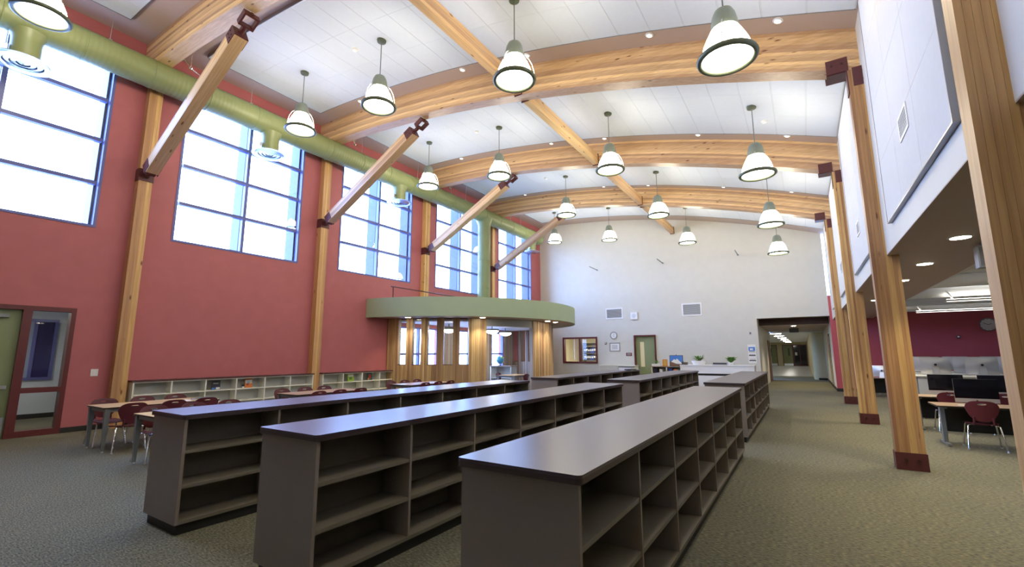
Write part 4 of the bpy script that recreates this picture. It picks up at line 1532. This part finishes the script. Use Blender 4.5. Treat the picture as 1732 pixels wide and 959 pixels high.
box('alarm_lens', (.02, .08, -.045, -.03, .04, .1), 'paper', t)
for q, (z0, z1, nm) in enumerate(((1.70, 2.06, 'blue printed notice, upper of two beside the corridor opening'), (1.18, 1.68, 'white text notice, lower of two beside the corridor opening'))):
    o = thing('paper_notice', nm, 'notice', (-2.28, YB, z0))
    h_ = z1 - z0
    pg = box('page', (0, .34, -.004, 0, 0, h_), 'paper', o)
    if q == 0:
        box('print_block', (.03, .31, -.0052, -.0041, .06, .24), 'skyblue', pg)
        box('print_block', (.09, .22, -.0062, -.0053, .10, .18), 'paper', pg)
        box('text_line', (.05, .29, -.0052, -.0041, .02, .045), 'ink', pg)
    else:
        for k in range(2):
            box('text_line', (.03, .31, -.0052, -.0041, .10 + .24 * k, .15 + .24 * k), 'ink', pg)
            box('text_line', (.05, .29, -.0052, -.0041, .18 + .22 * k, .20 + .22 * k), 'grille', pg)
t = thing('exit_sign', 'dark exit sign box under the corridor soffit', 'sign', (-.58, 28.0, 2.72))
box('sign_box', (0, .42, 0, .06, 0, .22), 'binder', t)
MB().tube([(.21, .03, .22), (.21, .03, .29)], .012, 8).build('sign_stem', 'greysteel', t)
for q, (x, z, nm) in enumerate(((-9.80, 6.48, 'beside the rotunda corner'), (-6.04, 6.48, 'middle of the three'), (-2.38, 6.48, 'towards the aisle'))):
    t = thing('wall_rod', 'thin metal rod sticking out high on the end wall, ' + nm, 'rod', (x, YB, z), 0, 'rods on the end wall')
    MB().tube([(0, -.01, 0), (0, -1.15, .02)], .022, 8).build('rod', 'greysteel', t, smooth=True)
    MB().tube([(0, 0, 0), (0, -.02, 0)], .05, 12).build('wall_plate', 'grille', t)
# ================================================================== WOOD CLAD ROTUNDA
RC = (-14.1, 16.9)
RO, RD, RI = 5.75, 4.70, 4.46
ZB, ZT = 3.0, 3.70
rot = thing('reading_rotunda', 'curved wood clad reading room under a sage green canopy ring', 'rotunda', (RC[0], RC[1], 0))
XC = XL - RC[0] + .004                                   # wall face in rotunda coordinates


def arc(r, a0, a1, n):
    return [(r * math.cos(math.radians(a0 + (a1 - a0) * k / n)), r * math.sin(math.radians(a0 + (a1 - a0) * k / n))) for k in range(n + 1)]


def band(r0, r1, a0, a1, z0, z1, n):
    """curved wall piece"""
    o, i_ = arc(r1, a0, a1, n), arc(r0, a0, a1, n)
    m = MB()
    vs = []
    for (x, y), (u, v) in zip(o, i_):
        vs += [(x, y, z0), (x, y, z1), (u, v, z1), (u, v, z0)]
    fs = [(0, 1, 2, 3), (4 * n + 3, 4 * n + 2, 4 * n + 1, 4 * n)]
    for k in range(n):
        for j in range(4):
            fs.append((4 * k + j, 4 * k + 4 + j, 4 * k + 4 + (j + 1) % 4, 4 * k + (j + 1) % 4))
    return m.add(vs, fs)


ao = math.degrees(math.acos(XC / RO))
ad = math.degrees(math.acos(XC / RD))
ai = math.degrees(math.acos((XC + .0) / RI))
band(RO - .07, RO, -ao, ao, ZB, ZT, 72).build('canopy_fascia', 'green', rot, smooth=True)
P = arc(RO - .071, -ao + .2, ao - .2, 64)
MB().prism(P, ZT - .16, ZT - .05).build('canopy_deck', 'green', rot)
band(RI - .02, RO - .071, -ad + .2, ad - .2, ZB + .02, ZB + .10, 72).build('canopy_soffit', 'brown', rot)
MB().prism(arc(RI - .04, -ai + .3, ai - .3, 48), ZB - .10, ZB - .02).build('inner_ceiling', 'white', rot)
# wall layout: piers and slots by angle
slots = [(-43.6 - 7.4 * k - 4.2, -43.6 - 7.4 * k) for k in range(5)]
slots += [(20.0 + 7.4 * k, 20.0 + 7.4 * k + 4.2) for k in range(9)]
OPN = (-35.1, -6.6)
SILL = 1.24
bw_ = 1.06


def solid_runs():
    cuts = sorted(slots + [OPN])
    a = -ad + .4
    for s0, s1 in cuts:
        yield a, s0
        a = s1
    yield a, ad - .4


def boards(a0, a1, z0, z1, rad, th, mat):
    n = max(1, round((a1 - a0) / bw_))
    for k in range(n):
        b0, b1 = a0 + (a1 - a0) * k / n, a0 + (a1 - a0) * (k + 1) / n
        j = random.uniform(-.012, .014)
        band(rad - th, rad + j, b0 + .03, b1 - .03, z0, z1, 1).build('board', mat, rot)


for a0, a1 in solid_runs():
    if a1 - a0 < .3:
        continue
    band(RI + .04, RD - .04, a0, a1, 0.002, ZB + .01, max(2, int(a1 - a0) // 2)).build('wall_core', 'wgrey', rot)
    boards(a0, a1, .004, ZB + .005, RD, .03, 'wboard')
    lo, hi = max(a0, -ai + .5), min(a1, ai - .5)
    if hi - lo > .5 and lo > 0:
        boards(lo, hi, .004, ZB - .11, RI + .03, .03, 'wgrey')
for s0, s1 in slots:
    band(RI + .04, RD - .04, s0, s1, 0.002, SILL, 2).build('wall_core', 'wgrey', rot)
    boards(s0, s1, .004, SILL, RD, .03, 'wboard')
    if s0 > 0:
        boards(s0, s1, .004, SILL, RI + .03, .03, 'wgrey')
    band(RD - .12, RD - .112, s0 + .1, s1 - .1, SILL + .02, ZB, 1).build('slot_pane', 'glass', rot)
    f = band(RD - .14, RD - .02, s0, s1, SILL, SILL + .025, 1)
    f.v += []
    f.build('slot_sill', 'darkbrown', rot)
band(RI + .04, RD - .04, OPN[0], OPN[1], 2.72, ZB + .01, 12).build('opening_header', 'greycase', rot)
for q, a in enumerate((-70.0, -38.5, -1.0, 8.0)):
    x, y = (RD + .42) * math.cos(math.radians(a)), (RD + .42) * math.sin(math.radians(a))
    l = thing('canopy_downlight', 'round downlight under the green canopy, ' + ['by the red wall', 'before the lit pier of the opening', 'before the end pier', 'last around the curve'][q], 'light', (RC[0] + x, RC[1] + y, ZB + .0035), 0, 'downlights under the green canopy')
    for n_, me in zip(('trim_ring', 'lens'), sl_me):
        link(n_, me, l)
    add_spot(l, 75)
# boards lining the window wall inside
for ya, yb_ in ((12.62, 12.72), (15.28, 16.22), (18.68, 19.22), (20.38, 21.32)):
    n = max(1, round((yb_ - ya) / .1))
    for k in range(n):
        a, b = ya + (yb_ - ya) * k / n - RC[1], ya + (yb_ - ya) * (k + 1) / n - RC[1]
        MB().box(XC + .001, XC + .025 + random.uniform(0, .012), a + .002, b - .002, .12, ZB - .11).build('board', 'wgrey', rot)
# guard rail on top of the canopy
m = MB()
g = [(-12.5 - RC[0], y, ZT + .40) for y in (-5.55, -2.0, 1.6, 4.6)]
m.tube(g, .022, 8)
m.build('guard_rail', 'steel', rot)
for y in (-5.45, -1.9, 1.6, 4.5):
    x = -12.5 - RC[0]
    MB().tube([(x, y, ZT - .06), (x, y, ZT + .40)], .02, 8).build('rail_post', 'steel', rot)
# lamps, table, cabinet and globe inside
for q, (x, y, nm) in enumerate(((-11.55, 16.4, 'seen through the opening'), (-12.5, 14.6, 'seen through the slot windows'), (-12.3, 18.6, 'deeper inside the rotunda'))):
    l = thing('drum_lamp', 'round drum ceiling lamp inside the rotunda, ' + nm, 'lamp', (x, y, ZB - .103), 0, 'drum lamps in the rotunda')
    MB().tube([(0, 0, 0), (0, 0, -.16)], .02, 8).build('lamp_stem', 'greysteel', l)
    MB().lathe([(.30, -.16), (.31, -.18), (.31, -.22), (.30, -.24)], 28).build('lamp_ring', 'greysteel', l, smooth=True)
    MB().lathe([(.06, -.37), (.18, -.34), (.26, -.29), (.29, -.24)], 28).build('lamp_bowl', 'lampglass', l, smooth=True)
t = table(-11.1, -10.2, 16.1, 17.6, 'maple topped table inside the rotunda opening')
put_chair(-11.25, 16.8, -PI / 2, 'maroon shell chair inside the rotunda, far side of its table', 'chairs inside the rotunda')
put_chair(-10.08, 16.48, PI / 2, 'maroon shell chair inside the rotunda, before its table', 'chairs inside the rotunda')
put_chair(-10.05, 17.2, PI / 2, 'maroon shell chair inside the rotunda, beside the end pier', 'chairs inside the rotunda')
t = thing('globe_cabinet', 'grey open cabinet with white side inside the rotunda', 'cabinet', (-12.75, 18.2, 0))
box('side_panel', (0, .05, -.25, .25, 0, 1.06), 'white', t)
box('side_panel', (1.15, 1.2, -.25, .25, 0, 1.06), 'greycase', t)
box('back_panel', (.05, 1.15, .23, .25, 0, 1.06), 'greycase', t)
for z in (.08, .52):
    box('shelf', (.05, 1.15, -.24, .23, z, z + .03), 'greycase', t)
box('cabinet_top', (-.02, 1.22, -.27, .27, 1.06, 1.10), 'casetaupe', t)
t = thing('desk_globe', 'blue and green desk globe on the cabinet in the rotunda', 'globe', (-12.30, 18.15, 1.10))
MB().lathe([(.11, 0), (.11, .015), (.03, .03), (.02, .07)], 20).build('globe_foot', 'black', t, smooth=True)
MB().lathe([(max(.002, .19 * math.sin(PI * k / 16)), .27 - .19 * math.cos(PI * k / 16)) for k in range(17)], 28).build('globe_ball', 'globe', t, smooth=True)
MB().tube([(.205 * math.sin(a), 0, .27 + .205 * math.cos(a)) for a in [PI * k / 12 for k in range(13)]], .008, 6).build('meridian_arm', 'silver', t)
